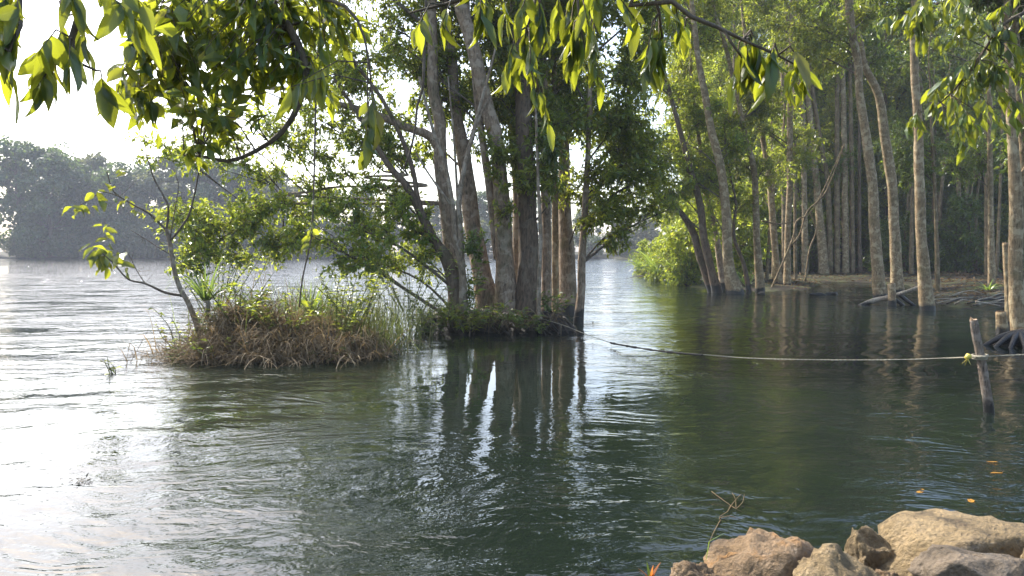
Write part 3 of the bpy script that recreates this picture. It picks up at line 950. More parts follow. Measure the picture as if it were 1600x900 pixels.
# ------------------------------------------------------------------ trees of the right bank
RG = "slender trees of the right bank"
bank = [
    # label, trace, ground level at the foot, bark, leaf, blobs auto (n, lowest z, radius, lai)
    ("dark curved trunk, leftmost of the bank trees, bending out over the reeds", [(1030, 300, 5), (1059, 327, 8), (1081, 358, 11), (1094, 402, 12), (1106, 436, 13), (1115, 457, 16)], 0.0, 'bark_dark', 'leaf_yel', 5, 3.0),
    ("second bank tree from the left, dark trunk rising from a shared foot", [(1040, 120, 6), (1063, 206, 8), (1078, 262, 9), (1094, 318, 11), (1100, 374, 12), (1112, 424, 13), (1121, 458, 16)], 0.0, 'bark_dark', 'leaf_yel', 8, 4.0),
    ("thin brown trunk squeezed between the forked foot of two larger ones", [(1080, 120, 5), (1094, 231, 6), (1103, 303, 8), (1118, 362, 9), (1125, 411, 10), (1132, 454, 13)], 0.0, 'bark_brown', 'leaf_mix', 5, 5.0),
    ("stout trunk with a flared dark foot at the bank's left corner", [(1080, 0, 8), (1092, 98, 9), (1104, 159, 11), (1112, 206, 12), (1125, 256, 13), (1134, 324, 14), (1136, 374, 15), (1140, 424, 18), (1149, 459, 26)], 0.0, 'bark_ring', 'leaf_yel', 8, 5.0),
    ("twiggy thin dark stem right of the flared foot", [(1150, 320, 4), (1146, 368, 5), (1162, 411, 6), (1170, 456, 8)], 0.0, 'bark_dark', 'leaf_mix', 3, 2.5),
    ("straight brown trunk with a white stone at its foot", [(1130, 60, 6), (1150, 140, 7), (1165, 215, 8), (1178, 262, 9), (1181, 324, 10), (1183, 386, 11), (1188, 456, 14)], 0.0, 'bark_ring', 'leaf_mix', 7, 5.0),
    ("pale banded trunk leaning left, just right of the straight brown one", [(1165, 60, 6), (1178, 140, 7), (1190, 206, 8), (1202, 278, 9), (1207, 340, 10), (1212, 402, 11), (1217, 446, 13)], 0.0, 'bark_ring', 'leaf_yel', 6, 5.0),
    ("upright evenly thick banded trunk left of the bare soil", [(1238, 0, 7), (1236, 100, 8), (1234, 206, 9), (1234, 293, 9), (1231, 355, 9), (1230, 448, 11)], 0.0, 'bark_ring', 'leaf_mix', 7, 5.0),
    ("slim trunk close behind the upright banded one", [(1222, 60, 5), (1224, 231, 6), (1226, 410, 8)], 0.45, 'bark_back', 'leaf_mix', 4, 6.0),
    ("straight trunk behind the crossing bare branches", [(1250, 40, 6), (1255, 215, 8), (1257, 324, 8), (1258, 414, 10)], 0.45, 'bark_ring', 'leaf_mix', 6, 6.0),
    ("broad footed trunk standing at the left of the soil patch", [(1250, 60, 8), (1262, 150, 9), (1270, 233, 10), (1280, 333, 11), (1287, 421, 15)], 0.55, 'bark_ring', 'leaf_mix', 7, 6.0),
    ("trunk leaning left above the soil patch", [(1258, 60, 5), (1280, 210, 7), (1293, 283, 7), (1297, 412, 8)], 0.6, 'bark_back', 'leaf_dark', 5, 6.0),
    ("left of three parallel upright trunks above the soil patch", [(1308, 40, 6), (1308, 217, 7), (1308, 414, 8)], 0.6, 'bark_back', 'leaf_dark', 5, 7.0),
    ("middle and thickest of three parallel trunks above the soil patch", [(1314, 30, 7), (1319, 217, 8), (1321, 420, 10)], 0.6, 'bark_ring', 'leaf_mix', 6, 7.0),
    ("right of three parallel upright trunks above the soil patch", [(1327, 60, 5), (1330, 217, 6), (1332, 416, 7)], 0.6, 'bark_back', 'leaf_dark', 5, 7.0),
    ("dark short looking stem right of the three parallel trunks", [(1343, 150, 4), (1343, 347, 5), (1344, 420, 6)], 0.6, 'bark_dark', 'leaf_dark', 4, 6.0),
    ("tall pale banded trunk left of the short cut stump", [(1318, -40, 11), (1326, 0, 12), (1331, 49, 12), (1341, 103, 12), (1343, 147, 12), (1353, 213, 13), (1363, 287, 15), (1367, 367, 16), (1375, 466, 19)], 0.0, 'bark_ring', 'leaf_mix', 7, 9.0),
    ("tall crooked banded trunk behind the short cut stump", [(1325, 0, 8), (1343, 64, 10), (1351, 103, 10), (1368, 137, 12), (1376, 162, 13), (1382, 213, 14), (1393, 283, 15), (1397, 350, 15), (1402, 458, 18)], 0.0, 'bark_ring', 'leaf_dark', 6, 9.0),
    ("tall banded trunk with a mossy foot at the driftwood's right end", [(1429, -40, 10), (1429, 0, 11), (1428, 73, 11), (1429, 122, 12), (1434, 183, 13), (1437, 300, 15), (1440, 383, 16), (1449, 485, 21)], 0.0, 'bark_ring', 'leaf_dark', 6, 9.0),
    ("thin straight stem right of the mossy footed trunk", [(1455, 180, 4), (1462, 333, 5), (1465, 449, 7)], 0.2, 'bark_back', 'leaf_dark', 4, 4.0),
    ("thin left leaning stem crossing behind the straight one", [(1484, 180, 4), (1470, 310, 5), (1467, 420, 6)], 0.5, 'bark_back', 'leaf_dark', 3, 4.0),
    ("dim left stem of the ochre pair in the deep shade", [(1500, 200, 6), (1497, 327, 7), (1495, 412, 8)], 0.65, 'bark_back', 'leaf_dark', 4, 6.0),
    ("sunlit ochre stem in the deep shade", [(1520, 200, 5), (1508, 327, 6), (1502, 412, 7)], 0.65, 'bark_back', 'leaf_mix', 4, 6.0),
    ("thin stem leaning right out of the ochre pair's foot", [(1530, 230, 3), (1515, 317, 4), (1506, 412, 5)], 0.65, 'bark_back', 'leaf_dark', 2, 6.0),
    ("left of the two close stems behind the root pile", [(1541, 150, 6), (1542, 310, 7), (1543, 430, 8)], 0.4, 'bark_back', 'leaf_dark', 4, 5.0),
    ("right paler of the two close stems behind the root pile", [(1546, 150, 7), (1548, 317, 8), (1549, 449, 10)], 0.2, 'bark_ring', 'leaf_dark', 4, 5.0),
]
for i, (lab, tr, gz, bk, lm, nb, zlow) in enumerate(bank):
    base = W(tr[-1][0], tr[-1][1], gz)
    D = base[1]
    if gz > 0.3:
        D = min(D, 50.0)
    r_ = np.random.default_rng(300 + i)
    ztop = P(tr[0][0], tr[0][1], D)[2]
    blobs = []
    lf = (0.24, 0.38) if D > 35 else (0.20, 0.38)
    path, _ = extend(tr, 3.5, D, 0)
    path = np.array(path)
    for k in range(int(nb * 1.7)):
        z = r_.uniform(zlow, max(zlow + 1.5, path[-1][2] + 1.0))
        j = int(np.argmin(np.abs(path[:, 2] - z)))
        rad = r_.uniform(0.8, 1.5) * (1.0 if nb > 3 else 0.8)
        a = r_.uniform(0, 6.28)
        off = r_.uniform(0.6, 2.0)
        c = np.array((path[j][0] + math.cos(a) * off, path[j][1] + math.sin(a) * off, z))
        if c[1] < D + .3:          # keep the trunks themselves clear of leaves
            c[1] = D + .3 + abs(c[1] - D)
        if i == 1 and k < 6:
            c = P(*[(1015, 230), (1045, 300), (1060, 150), (1005, 310), (1040, 70), (1085, 250)][k], D + 1.0)
            rad = 1.45
        if i == 3 and k < 4:
            c = P(*[(1060, 220), (1100, 60), (1030, 20), (1110, 330)][k], D + 2.0)
            rad = 1.5
        n = int(2.3 * math.pi * rad * rad * 0.7 / (lf[0] ** 2 * lf[1] * 0.55))
        blobs.append((c, (rad, rad, rad * 0.7), n))
    make_tree("bank_tree", lab, RG, [tr], D, M[bk], M[lm], blobs, lf, 3.5, 0, False, 0.4, seed=400 + i, ns_=9, sink=0.6, flare=1.12, wood_mat=M['twig'])

r_ = np.random.default_rng(640)
XS = [1158, 1198, 1208, 1243, 1248, 1384, 1411, 1424, 1455, 1476, 1524, 1532, 1557]
for i, px in enumerate(XS):
    D = r_.uniform(40, 58)
    x = (px - 800) / F * D
    gz = max(float(ground_z(np.array([x]), np.array([D]))[0]), 0.0)
    by = 450 - F * math.tan(math.atan((gz - CAM_H) / D) + PITCH)
    ln_ = r_.normal(0, 16)
    w_ = r_.uniform(3.5, 6.5)
    tr = [(px + ln_, r_.uniform(0, 120), w_ * .6), (px + ln_ * .6 + r_.normal(0, 3), 200, w_ * .8), (px + ln_ * .2 + r_.normal(0, 2), 310, w_ * .9), (px, by, w_ * 1.15)]
    path, _ = extend(tr, 3, D, 0)
    blobs = []
    for k in range(5):
        pz = path[int(r_.integers(2, len(path)))]
        rad = r_.uniform(.8, 1.4)
        blobs.append((pz + np.array((r_.normal(0, .9), abs(r_.normal(0, .8)), r_.normal(0, .8))), (rad, rad, rad * .7), int(2.0 * math.pi * rad * rad * .7 / (.24 ** 2 * .38 * .55))))
    z_ = "between the bank corner trunks and the straight brown one" if px < 1190 else "among the banded trunks left of the soil patch" if px < 1262 else "behind the soil patch" if px < 1345 else \
        "between the three tall trunks near the cut stump" if px < 1432 else "in the shade above the root pile"
    make_tree("slim_tree", "thin background stem " + z_ + (", leaning" if abs(ln_) > 14 else ", nearly straight"), "thin stems of the grove", [tr], D, M['bark_back'], M['leaf_yel'] if px < 1260 else M['leaf_mix'], blobs, (0.24, 0.38), 3.0, 0, False, 0.4, seed=650 + i, ns_=7, sink=0.5, flare=1.1, wood_mat=M['twig'])

# big pale tree at the right edge with its buttress foot
DR = W(1594, 531)[1]
make_tree("bank_tree", "large pale barked trunk at the right edge on a dark root buttress", RG,
          [[(1572, -60, 10), (1576, 64, 11), (1578, 122, 12), (1582, 215, 15), (1587, 300, 18), (1587, 400, 20), (1589, 458, 21), (1595, 532, 25)],
           ([(1588, 430, 12), (1596, 330, 12), (1598, 215, 13), (1593, 159, 13), (1586, 49, 12), (1584, -40, 10)], 3, 0.2)],
          DR, M['bark_ring'], M['leaf_dark'], [pblob(1590, -60, 120, 80, DR, 1.6, LF), pblob(1500, -80, 90, 60, DR + 1, 1.4, LF), pblob(1640, 60, 70, 70, DR + .5, 1.5, LF), pblob(1650, 220, 60, 70, DR + .5, 1.5, LF)],
          LF, 3.0, 0, True, 0.4, seed=480, ns_=14, flare=1.2)

# ------------------------------------------------------------------ grove behind: dense background trees and understorey
def grove_crown(seed, h, r, n, leaf, zlo=0.12):
    """one tree about h tall with foliage from near the ground to the top, standing at the origin"""
    r_ = np.random.default_rng(seed)
    path = [np.array((0, 0, -0.4))]
    p = np.zeros(3)
    for k in range(6):
        p = p + np.array((r_.normal(0, .035 * h * .6), r_.normal(0, .035 * h * .6), h / 6.3))
        path.append(p.copy())
    rad = np.linspace(0.07 + 0.003 * h, 0.03, 7)
    pp, rr = smooth_path(path, rad, h / 24)
    t = MB()
    tube(t, pp, rr, 8, 0.06, True, seed)
    blobs = []
    NB = 22
    for k in range(NB):
        f = zlo + (1 - zlo) * (k + r_.uniform(0, 1)) / NB
        a = r_.uniform(0, 6.28)
        rr_ = r * (0.55 + 0.5 * math.sin(math.pi * min(1, f * 0.9 + 0.1)))
        off = r_.uniform(0.2, 0.75) * rr_
        s = r_.uniform(0.45, 0.7) * rr_
        blobs.append((np.array((math.cos(a) * off, math.sin(a) * off, f * h)), (s, s, s * 0.8), n // NB))
    wm, cm = MB(), MB()
    foliage(wm, cm, pp, rr, blobs, leaf, r_, False, 0.3)
    return t.mesh("trunk"), wm.mesh("twig"), cm.mesh("crown", smooth=False)


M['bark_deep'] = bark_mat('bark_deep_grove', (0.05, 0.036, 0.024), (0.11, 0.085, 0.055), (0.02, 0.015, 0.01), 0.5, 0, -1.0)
GROVE = [grove_crown(900 + k, 25, 3.9, 23000, (0.34, 0.38), 0.035) for k in range(4)]
SHRUB = [grove_crown(950 + k, 4.2, 1.7, 5500, (0.27, 0.36), 0.06) for k in range(3)]


def put_tree(name, label, group, cat, meshes, loc, s, rz, bark, leafm):
    root = thing(name, loc, label, cat, group)
    root.rotation_euler = (0, 0, rz)
    root.scale = (s, s, s)
    for nm, me, mt in zip(("trunk", "twig", "crown"), meshes, (bark, M['twig'], leafm)):
        key = me.name + mt.name
        o = bpy.data.objects.new(nm, me)
        COL.objects.link(o)
        o.parent = root
        if not me.materials:
            me.materials.append(mt)
        o.material_slots[0].link = 'OBJECT'
        o.material_slots[0].material = mt
        if nm != "trunk":
            o["kind"] = "stuff"
    return root


def grove_zone(px, Y):
    a = "sunlit yellow green tree behind the bank's left corner" if px < 1160 else "leafy tree behind the pale banded trunks left of the soil patch" if px < 1270 else \
        "dense tree behind the three parallel trunks" if px < 1360 else "dense dark tree behind the cut stump and driftwood" if px < 1460 else "dark tree in the deep shade behind the root pile"
    return a + (", nearer row" if Y < 64 else ", middle row" if Y < 75 else ", farthest row")


def shrub_zone(px):
    return "yellow green shrub by the bank's left corner" if px < 1160 else "shrub between the banded trunks left of the soil patch" if px < 1260 else \
        "shrub at the back of the soil patch" if px < 1350 else "shrub in the shade behind the stump and driftwood" if px < 1460 else "dark leaved shrub in the deepest shade at the right"


def far_zone(px, what):
    return what + (" left of the bare sapling" if px < 240 else " between the sapling and the leafy vine" if px < 480 else " behind the islet's leaning trunk" if px < 700 else
                   " seen between the islet's upright trunks" if px < 925 else " in the gap right of the tree islet" if px < 1060 else " glimpsed behind the bank's left corner")


r_ = np.random.default_rng(77)
gs = []
for k in range(54):
    for _t in range(200):
        Y = r_.uniform(56, 88)
        px = r_.uniform(1060, 1760)
        x = (px - 800) / F * Y
        if x < 11.8 + (Y - 46) * 0.2:
            continue
        if all((x - a) ** 2 + (Y - b) ** 2 > 3.0 ** 2 for a, b in gs):
            break
    gs.append((x, Y))
    z = float(ground_z(np.array([x]), np.array([Y]))[0])
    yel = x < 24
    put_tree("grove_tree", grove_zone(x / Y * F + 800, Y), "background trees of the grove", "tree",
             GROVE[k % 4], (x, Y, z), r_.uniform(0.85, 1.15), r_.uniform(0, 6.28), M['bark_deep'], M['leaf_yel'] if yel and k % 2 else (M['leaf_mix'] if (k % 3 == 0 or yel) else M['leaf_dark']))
for k in range(40):
    px = r_.uniform(1180, 1640) if k > 7 else r_.uniform(1060, 1180)
    Y = r_.uniform(47, 62) if k > 7 else r_.uniform(38, 60)
    x = (px - 800) / F * Y
    z = float(ground_z(np.array([x]), np.array([Y]))[0])
    if z < 0.25:
        Y = 52 + 6 * r_.uniform()
        x = max(15.5, (px - 800) / F * Y)
        z = float(ground_z(np.array([x]), np.array([Y]))[0])
    put_tree("understorey_shrub", shrub_zone(x / Y * F + 800), "understorey shrubs of the grove", "shrub",
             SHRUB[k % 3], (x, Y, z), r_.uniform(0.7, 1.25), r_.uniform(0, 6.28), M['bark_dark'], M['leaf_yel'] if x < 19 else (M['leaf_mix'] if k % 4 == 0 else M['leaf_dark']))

for k in range(22):                # tall undergrowth closing the view at the back of the grove
    Y = r_.uniform(66, 92)
    px = 1150 + k * 22 + r_.uniform(-10, 10)
    x = (px - 800) / F * Y
    z = float(ground_z(np.array([x]), np.array([Y]))[0])
    put_tree("undergrowth_thicket", shrub_zone(px).replace("shrub", "tall thicket far behind"), "thickets closing the back of the grove", "thicket",
             SHRUB[k % 3], (x, Y, z), r_.uniform(1.5, 2.3), r_.uniform(0, 6.28), M['bark_dark'], M['leaf_dark'] if k % 3 else M['leaf_mix'])
for j, (px, py, dy, s, lab) in enumerate([(1035, 440, 1.5, .62, "soft yellow green bush behind the nearest sword leaved clump"), (1062, 445, 1.0, .7, "yellow green bush between the sword leaved clumps and the leftmost bank trunk"),
                                          (1085, 446, 3.0, .9, "taller yellow green bush behind the leftmost bank trunk"), (1018, 432, 3.0, .6, "small yellow green bush farthest out along the bank"), (1112, 452, 3.5, 1.0, "yellow green bush behind the forked foot of the bank corner trunks")]):
    q = W(px, py)
    put_tree("bank_bush", lab, "bushes of the bank corner", "bush", SHRUB[j % 3], (q[0], q[1] + dy, 0.0), s, j * 1.7, M['bark_dark'], M['leaf_yel'])
# ------------------------------------------------------------------ far shore
def far_tree(seed, h, w, n):
    r_ = np.random.default_rng(seed)
    pp, rr = smooth_path([np.array((0, 0, -0.5)), np.array((0.3, 0, h * .25)), np.array((-.2, .3, h * .55)), np.array((0, 0, h * .8))], [0.5, 0.4, 0.3, 0.1], h / 10)
    t = MB()
    tube(t, pp, rr, 7, 0.08, True, seed)
    wm, cm = MB(), MB()
    C = []
    nb = 36
    for k in range(nb):
        f = r_.uniform(0.06, 0.96)
        a = r_.uniform(0, 6.28)
        q = w * math.sqrt(max(0.05, 1 - (2 * f - 0.95) ** 2)) * r_.uniform(0.25, 0.8)
        s = (0.09 + 0.2 * r_.uniform() ** 2) * w + 0.6
        C.append((np.array((math.cos(a) * q, math.sin(a) * q, f * h)), s))
    for c, s in C:
        k = clamp_blob_branch(pp, c)
        sticks(wm, [pp[k]], [c], 0.14, 0.05)
        m = n // nb
        u = unit(r_.normal(size=(m, 3)))
        lump = 1 + 0.22 * np.sin(u[:, 0] * 5 + s * 9) * np.sin(u[:, 2] * 6 + s) + 0.15 * np.sin(u[:, 1] * 9)
        pos = c + u * s * (lump * r_.uniform(0.7, 1.06, m))[:, None] * np.array((1, 1, 0.8))
        nr = unit(u + 0.6 * r_.normal(size=(m, 3)) + np.array((0, 0, 0.3)))
        dr = unit(np.cross(nr, r_.normal(size=(m, 3))) + np.array((0, 0, -0.25)))
        ln = r_.uniform(0.3, 0.95, m)
        leaves(cm, pos, dr, nr, ln, ln * 0.7, False)
    return t.mesh("trunk"), wm.mesh("twig"), cm.mesh("crown", smooth=False)


FAR = [far_tree(700 + k, 20, 8.0, 9000) for k in range(5)]
FAR_LOW = [far_tree(720 + k, 9, 5.5, 5000) for k in range(2)]
far_named = [   # px of the axis, top y in the photograph, distance, label
    (30, 222, 182, "tallest rounded tree at the left edge of the far shore"),
    (78, 238, 180, "broad blue green tree right of the tallest one on the far shore"),
    (150, 252, 196, "open crowned olive tree in the dip of the far shore"),
    (232, 262, 190, "hazy domed tree behind the bare sapling on the far shore"),
    (300, 244, 194, "tall blue domed tree right of the sapling's fork on the far shore"),
]
k = 0
for (px, ty, Y, lab) in far_named:
    x = (px - 800) / F * Y
    z = float(ground_z(np.array([x]), np.array([Y]))[0])
    h = P(px, ty, Y)[2] - z
    put_tree("far_tree", lab, "trees of the far shore", "tree", FAR[k % 5], (x, Y, z), h / 18.6, k * 1.3, M['bark_dark'], M['leaf_far2'] if k == 2 else M['leaf_far'])
    k += 1
r_ = np.random.default_rng(5)
for px, ty, dY in [(-60, 235, 0), (112, 258, 2), (190, 264, 0), (262, 256, 2), (335, 250, 2), (385, 264, 0), (435, 276, 2), (360, 262, 6), (405, 285, 4), (455, 290, 8), (510, 300, 3), (570, 298, 8), (630, 300, 4), (690, 305, 10), (750, 300, 6), (810, 310, 8), (865, 305, 4),
                   (920, 325, 6), (965, 335, 4), (1010, 330, 10), (1060, 320, 6), (1110, 310, 4), (1170, 300, 8), (190, 275, 14), (120, 262, 14)]:
    Y = 186 + dY
    x = (px - 800) / F * Y
    z = float(ground_z(np.array([x]), np.array([Y]))[0])
    h = P(px, ty, Y)[2] - z
    k += 1
    put_tree("far_tree", far_zone(px, "lower hazy tree of the far shore"), "trees of the far shore", "tree", FAR[k % 5], (x, Y, z), h / 18.6, r_.uniform(0, 6.28), M['bark_dark'],
             M['leaf_far2'] if k % 3 == 0 else M['leaf_far'])
for j in range(30):
    px = -40 + j * 36 + r_.uniform(-15, 15)
    Y = 179.5 + r_.uniform(0, 3)
    x = (px - 800) / F * Y
    z = float(ground_z(np.array([x]), np.array([Y]))[0])
    put_tree("far_bush", far_zone(px, "low waterside bush of the far shore"), "bushes along the far shore", "bush", FAR_LOW[j % 2], (x, Y, z), r_.uniform(0.45, 1.0), r_.uniform(0, 6.28), M['bark_dark'],
             M['leaf_far2'] if j % 3 else M['leaf_far'])

# ------------------------------------------------------------------ grasses, reeds and plants
def blades(mb, pos, dirs, length, width, bend, seg=4, seed=0):
    """curved tapering ribbons; dirs = starting direction"""
    pos = np.asarray(pos, float)
    n = len(pos)
    r_ = np.random.default_rng(seed)
    d = unit(dirs)
    L = np.broadcast_to(np.asarray(length, float), (n,))
    wd = np.broadcast_to(np.asarray(width, float), (n,))
    bd = np.broadcast_to(np.asarray(bend, float), (n,))
    side = unit(np.cross(d, np.array((0, 0, 1.0)) + 0.3 * r_.normal(size=(n, 3))))
    V = np.zeros((n, seg + 1, 2, 3))
    p = pos.copy()
    for k in range(seg + 1):
        f = k / seg
        wk = wd * (1 - f ** 1.6) * 0.5 + 0.0008
        V[:, k, 0] = p - side * wk[:, None]
        V[:, k, 1] = p + side * wk[:, None]
        dd = unit(d + np.array((0, 0, -1.0)) * (bd * (f + 0.15) ** 1.5)[:, None])
        p = p + dd * (L / seg)[:, None]
    base = (np.arange(n) * (seg + 1) * 2)[:, None, None]
    q = np.array([[2 * k, 2 * k + 1, 2 * k + 3, 2 * k + 2] for k in range(seg)])[None]
    mb.add(V.reshape(-1, 3), (base + q).reshape(-1, 4))


M['reed_leaf'] = leaf_mat('sword_leaf_dull', [(0, (0.04, 0.08, 0.02)), (1, (0.09, 0.13, 0.035))], (0.2, 0.28, 0.06), 0.3)
# heap of dead grass on the left islet
r_ = np.random.default_rng(31)


def heap_h(x, y):
    a = 0.80 * np.exp(-((x + 4.85) / 0.7) ** 2 - ((y - 13.3) / 0.9) ** 2)
    b = 0.50 * np.exp(-((x + 4.0) / 1.0) ** 2 - ((y - 13.0) / 0.8) ** 2)
    c = 0.28 * np.exp(-((x + 3.0) / 0.8) ** 2 - ((y - 13.1) / 0.8) ** 2)
    return np.maximum(np.maximum(a, b), c) + 0.15 * ns(x, y, 4.5, 4) * np.clip(np.maximum(np.maximum(a, b), c) * 3, 0, 1) + 0.06 * ns(x, y, 11, 6)


hx, hy = np.linspace(-6.3, -1.9, 60), np.linspace(11.7, 14.7, 40)
hm = grid_sheet(hx, hy, lambda x, y: heap_h(x, y) - 0.14)
heap = thing("dry_grass_heap", (-4.3, 13.1, 0), "tangled heap of dead brown grass on the left islet", "grass heap")
hm.build("heap_core", M['mud'], heap, (-4.3, 13.1, 0))
n = 7000
bx = r_.normal(-4.2, 0.85, n)
by = r_.normal(12.9, 0.62, n)
keep = (np.abs(bx + 4.2) < 2.1) & (np.abs(by - 13.1) < 1.35)
bx, by = bx[keep], by[keep]
n = len(bx)
bz = np.maximum(heap_h(bx, by) - 0.12, 0.0) + r_.uniform(0, 0.10, n)
dv = np.stack([r_.normal(0, .8, n), r_.normal(-0.35, .7, n), r_.uniform(0.0, 0.75, n)], -1)
gm = MB()
blades(gm, np.stack([bx, by, bz], -1), dv, r_.uniform(.2, 1.15, n), r_.uniform(.005, .018, n), r_.uniform(.0, 2.6, n), 4, 1)
gm.build("dead_grass", M['dry'], heap, (-4.3, 13.1, 0), smooth=False, kind="stuff")
sk = MB()                                      # dead stalks caught in the heap
n = 260
p0 = np.stack([r_.normal(-4.2, .9, n), r_.normal(12.95, .5, n), np.zeros(n)], -1)
p0[:, 2] = np.maximum(heap_h(p0[:, 0], p0[:, 1]), 0) * r_.uniform(.3, 1, n)
d0 = unit(np.stack([r_.normal(0, 1, n), r_.normal(-.3, .7, n), r_.uniform(-.2, .9, n)], -1)) * r_.uniform(.3, 1.0, (n, 1))
sticks(sk, p0, p0 + d0, .006, .003)
sk.build("stalk_tangle", M['twig'], heap, (-4.3, 13.1, 0), kind="stuff")
n = 800                                        # hanging fringe along the waterline
fx = r_.uniform(-5.4, -2.3, n)
fy = 12.35 + 0.25 * np.sin(fx * 2.1) + r_.normal(0, .16, n)
dv = np.stack([r_.normal(0, .5, n), r_.normal(-.6, .4, n), r_.uniform(0.2, 1.0, n)], -1)
gm = MB()
blades(gm, np.stack([fx, fy, r_.uniform(.02, .35, n)], -1), dv, r_.uniform(.3, .8, n), r_.uniform(.007, .015, n), r_.uniform(1.2, 3.0, n), 5, 2)
gm.build("straw_fringe", M['dry'], heap, (-4.3, 13.1, 0), smooth=False, kind="stuff")


def reed_tuft(label, cx, cyy, sx, sy, n, h, mat, seed, lean=0.25, name="reed_tuft", width=(.008, .016), bend=(0, .5), z0=0.0, group=None):
    r2 = np.random.default_rng(seed)
    p = np.stack([r2.normal(cx, sx, n), r2.normal(cyy, sy, n), np.full(n, z0)], -1)
    d = np.stack([r2.normal(0, lean, n), r2.normal(0, lean, n), np.ones(n)], -1)
    mb = MB()
    blades(mb, p, d, r2.uniform(.5, 1.0, n) * h, r2.uniform(*width, n), r2.uniform(*bend, n), 5, seed)
    o = mb.build(name, mat, None, (cx, cyy, z0), smooth=False)
    return tag(o, label, "reeds", group, "thing")


b_ = W(560, 552)
reed_tuft("dull green reeds mixed with straw at the heap's right end", b_[0], b_[1] + .3, .38, .3, 700, 1.15, M['reed'], 5, 0.35)
b_ = W(480, 545)
reed_tuft("thin green reeds rising behind the middle of the heap", b_[0], b_[1] + .5, .35, .3, 600, 1.2, M['blade'], 6, 0.35, z0=0.25, bend=(0, 1.0))
b_ = W(400, 550)
reed_tuft("green grass blades sprouting through the dry heap's left half", b_[0], b_[1] + .3, .55, .35, 420, .95, M['blade'], 16, 0.4, z0=0.3, bend=(.2, 1.6))
b_ = W(612, 535)
reed_tuft("sparse dark bare stems standing in water between the two islets", b_[0], b_[1] + .3, .42, .4, 170, 1.55, M['reed'], 7, 0.10, width=(.006, .011), bend=(0, .3))
b_ = W(690, 518)
reed_tuft("weedy arching stems at the left foot of the tree islet", b_[0] + .1, b_[1] + .6, .45, .4, 420, 1.0, M['reed'], 8, 0.5, bend=(.2, 1.4), z0=.1)


def sword_plant(label, loc, n, L, wd, seed, name="screw_pine", up=0.9, group=None, spread=0.05, mat=None, stem=0.0, bend=(.5, 1.8)):
    r2 = np.random.default_rng(seed)
    loc = np.asarray(loc, float)
    root = thing(name, loc, label, "plant", group)
    if stem > 0:
        s = MB()
        p, q = smooth_path([loc - (0, 0, .2), loc + np.array((.04, 0, stem * .5)), loc + np.array((-.03, 0, stem))], [.05, .04, .035], .1)
        tube(s, p, q, 7, .08)
        s.build("stem", M['driftwood'], root, loc)
    for k in range(n):
        a = k * 2.4 + r2.uniform(-.3, .3)
        e = r2.uniform(0.25, 1.0) * up
        d = np.array((math.cos(a), math.sin(a), e * 2.2))
        mb = MB()
        blades(mb, [loc + np.array((math.cos(a) * spread, math.sin(a) * spread, stem))], [d], L * r2.uniform(.6, 1.1), wd * r2.uniform(.8, 1.2), r2.uniform(*bend), 7, seed + k)
        mb.build("leaf", mat or M['blade'], root, loc, smooth=True)
    return root


sword_plant("sword leaved screw pine on the left islet behind the leaning sapling", P(322, 478, 12.95), 30, 1.0, .045, 41, stem=.1, up=1.2, mat=M["reed_leaf"])
sword_plant("smaller sword leaved screw pine at the right of the dry heap's crest", P(395, 478, 13.5), 18, .65, .04, 42)
sword_plant("upright strap leaved plant rising above the reeds", P(485, 490, 13.6), 14, .75, .045, 43, up=2.2, bend=(.1, .6))
sword_plant("grassy strap leaved plant hanging over the tree islet's front edge", P(793, 500, 16.3), 26, .55, .035, 44, name="strap_leaf_plant", up=.5)
for j, (px, py, s, lab) in enumerate([(1012, 432, 1.5, "pale green sword leaved clump nearest the open river"), (1040, 442, 1.9, "tallest sword leaved clump beside the bank's left corner"),
                                      (1072, 446, 1.6, "sword leaved clump touching the leftmost bank trunk"), (1030, 425, 1.7, "sword leaved clump half hidden behind the tallest one")]):
    q = W(px, py)
    sword_plant(lab, (q[0], q[1], .05), 70, s * 1.25, .10, 60 + j, name="screw_pine", group="sword leaved clumps of the bank corner", spread=.6, stem=.5, up=1.3, mat=M["blade"])
q = W(1175, 452)
sword_plant("dark green strap leaved plant between two bank trunks", (q[0], q[1] + .8, .1), 30, 1.3, .06, 70, name="strap_leaf_plant", up=1.3)
q = W(1556, 462)
sword_plant("blue green strap leaved plant beside the root pile", (q[0], q[1] + .5, .2), 26, .9, .05, 71, name="strap_leaf_plant", up=.8)


def leafy_plant(label, base, h, n_stem, leaf, mat, seed, spread=.3, per=14, name="leafy_weed", cat="plant", group=None):
    r2 = np.random.default_rng(seed)
    base = np.asarray(base, float)
    root = thing(name, base, label, cat, group)
    wm, cm = MB(), MB()
    for k in range(n_stem):
        a = r2.uniform(0, 6.28)
        b = base + np.array((math.cos(a), math.sin(a), 0)) * spread * r2.uniform(0, .5)
        top = b + np.array((math.cos(a) * spread, math.sin(a) * spread, h * r2.uniform(.6, 1.05)))
        mid = (b + top) / 2 + r2.normal(0, .05, 3)
        p, q = smooth_path([b - np.array((0, 0, .08)), mid, top], [.009, .007, .004], .08)
        tube(wm, p, q, 5)
        t = r2.uniform(.25, 1, per)
        i = (t * (len(p) - 1)).astype(int)
        dr = np.stack([r2.normal(size=per), r2.normal(size=per), r2.uniform(-.3, .5, per)], -1)
        ln = leaf[0] * r2.uniform(.6, 1.2, per)
        leaves(cm, p[i], dr, np.array([[0, 0, 1.0]]) + .4 * r2.normal(size=(per, 3)), ln, ln * leaf[1])
    wm.build("stem", M['reed'], root, base)
    cm.build("foliage", mat, root, base, smooth=False, kind="stuff")
    return root


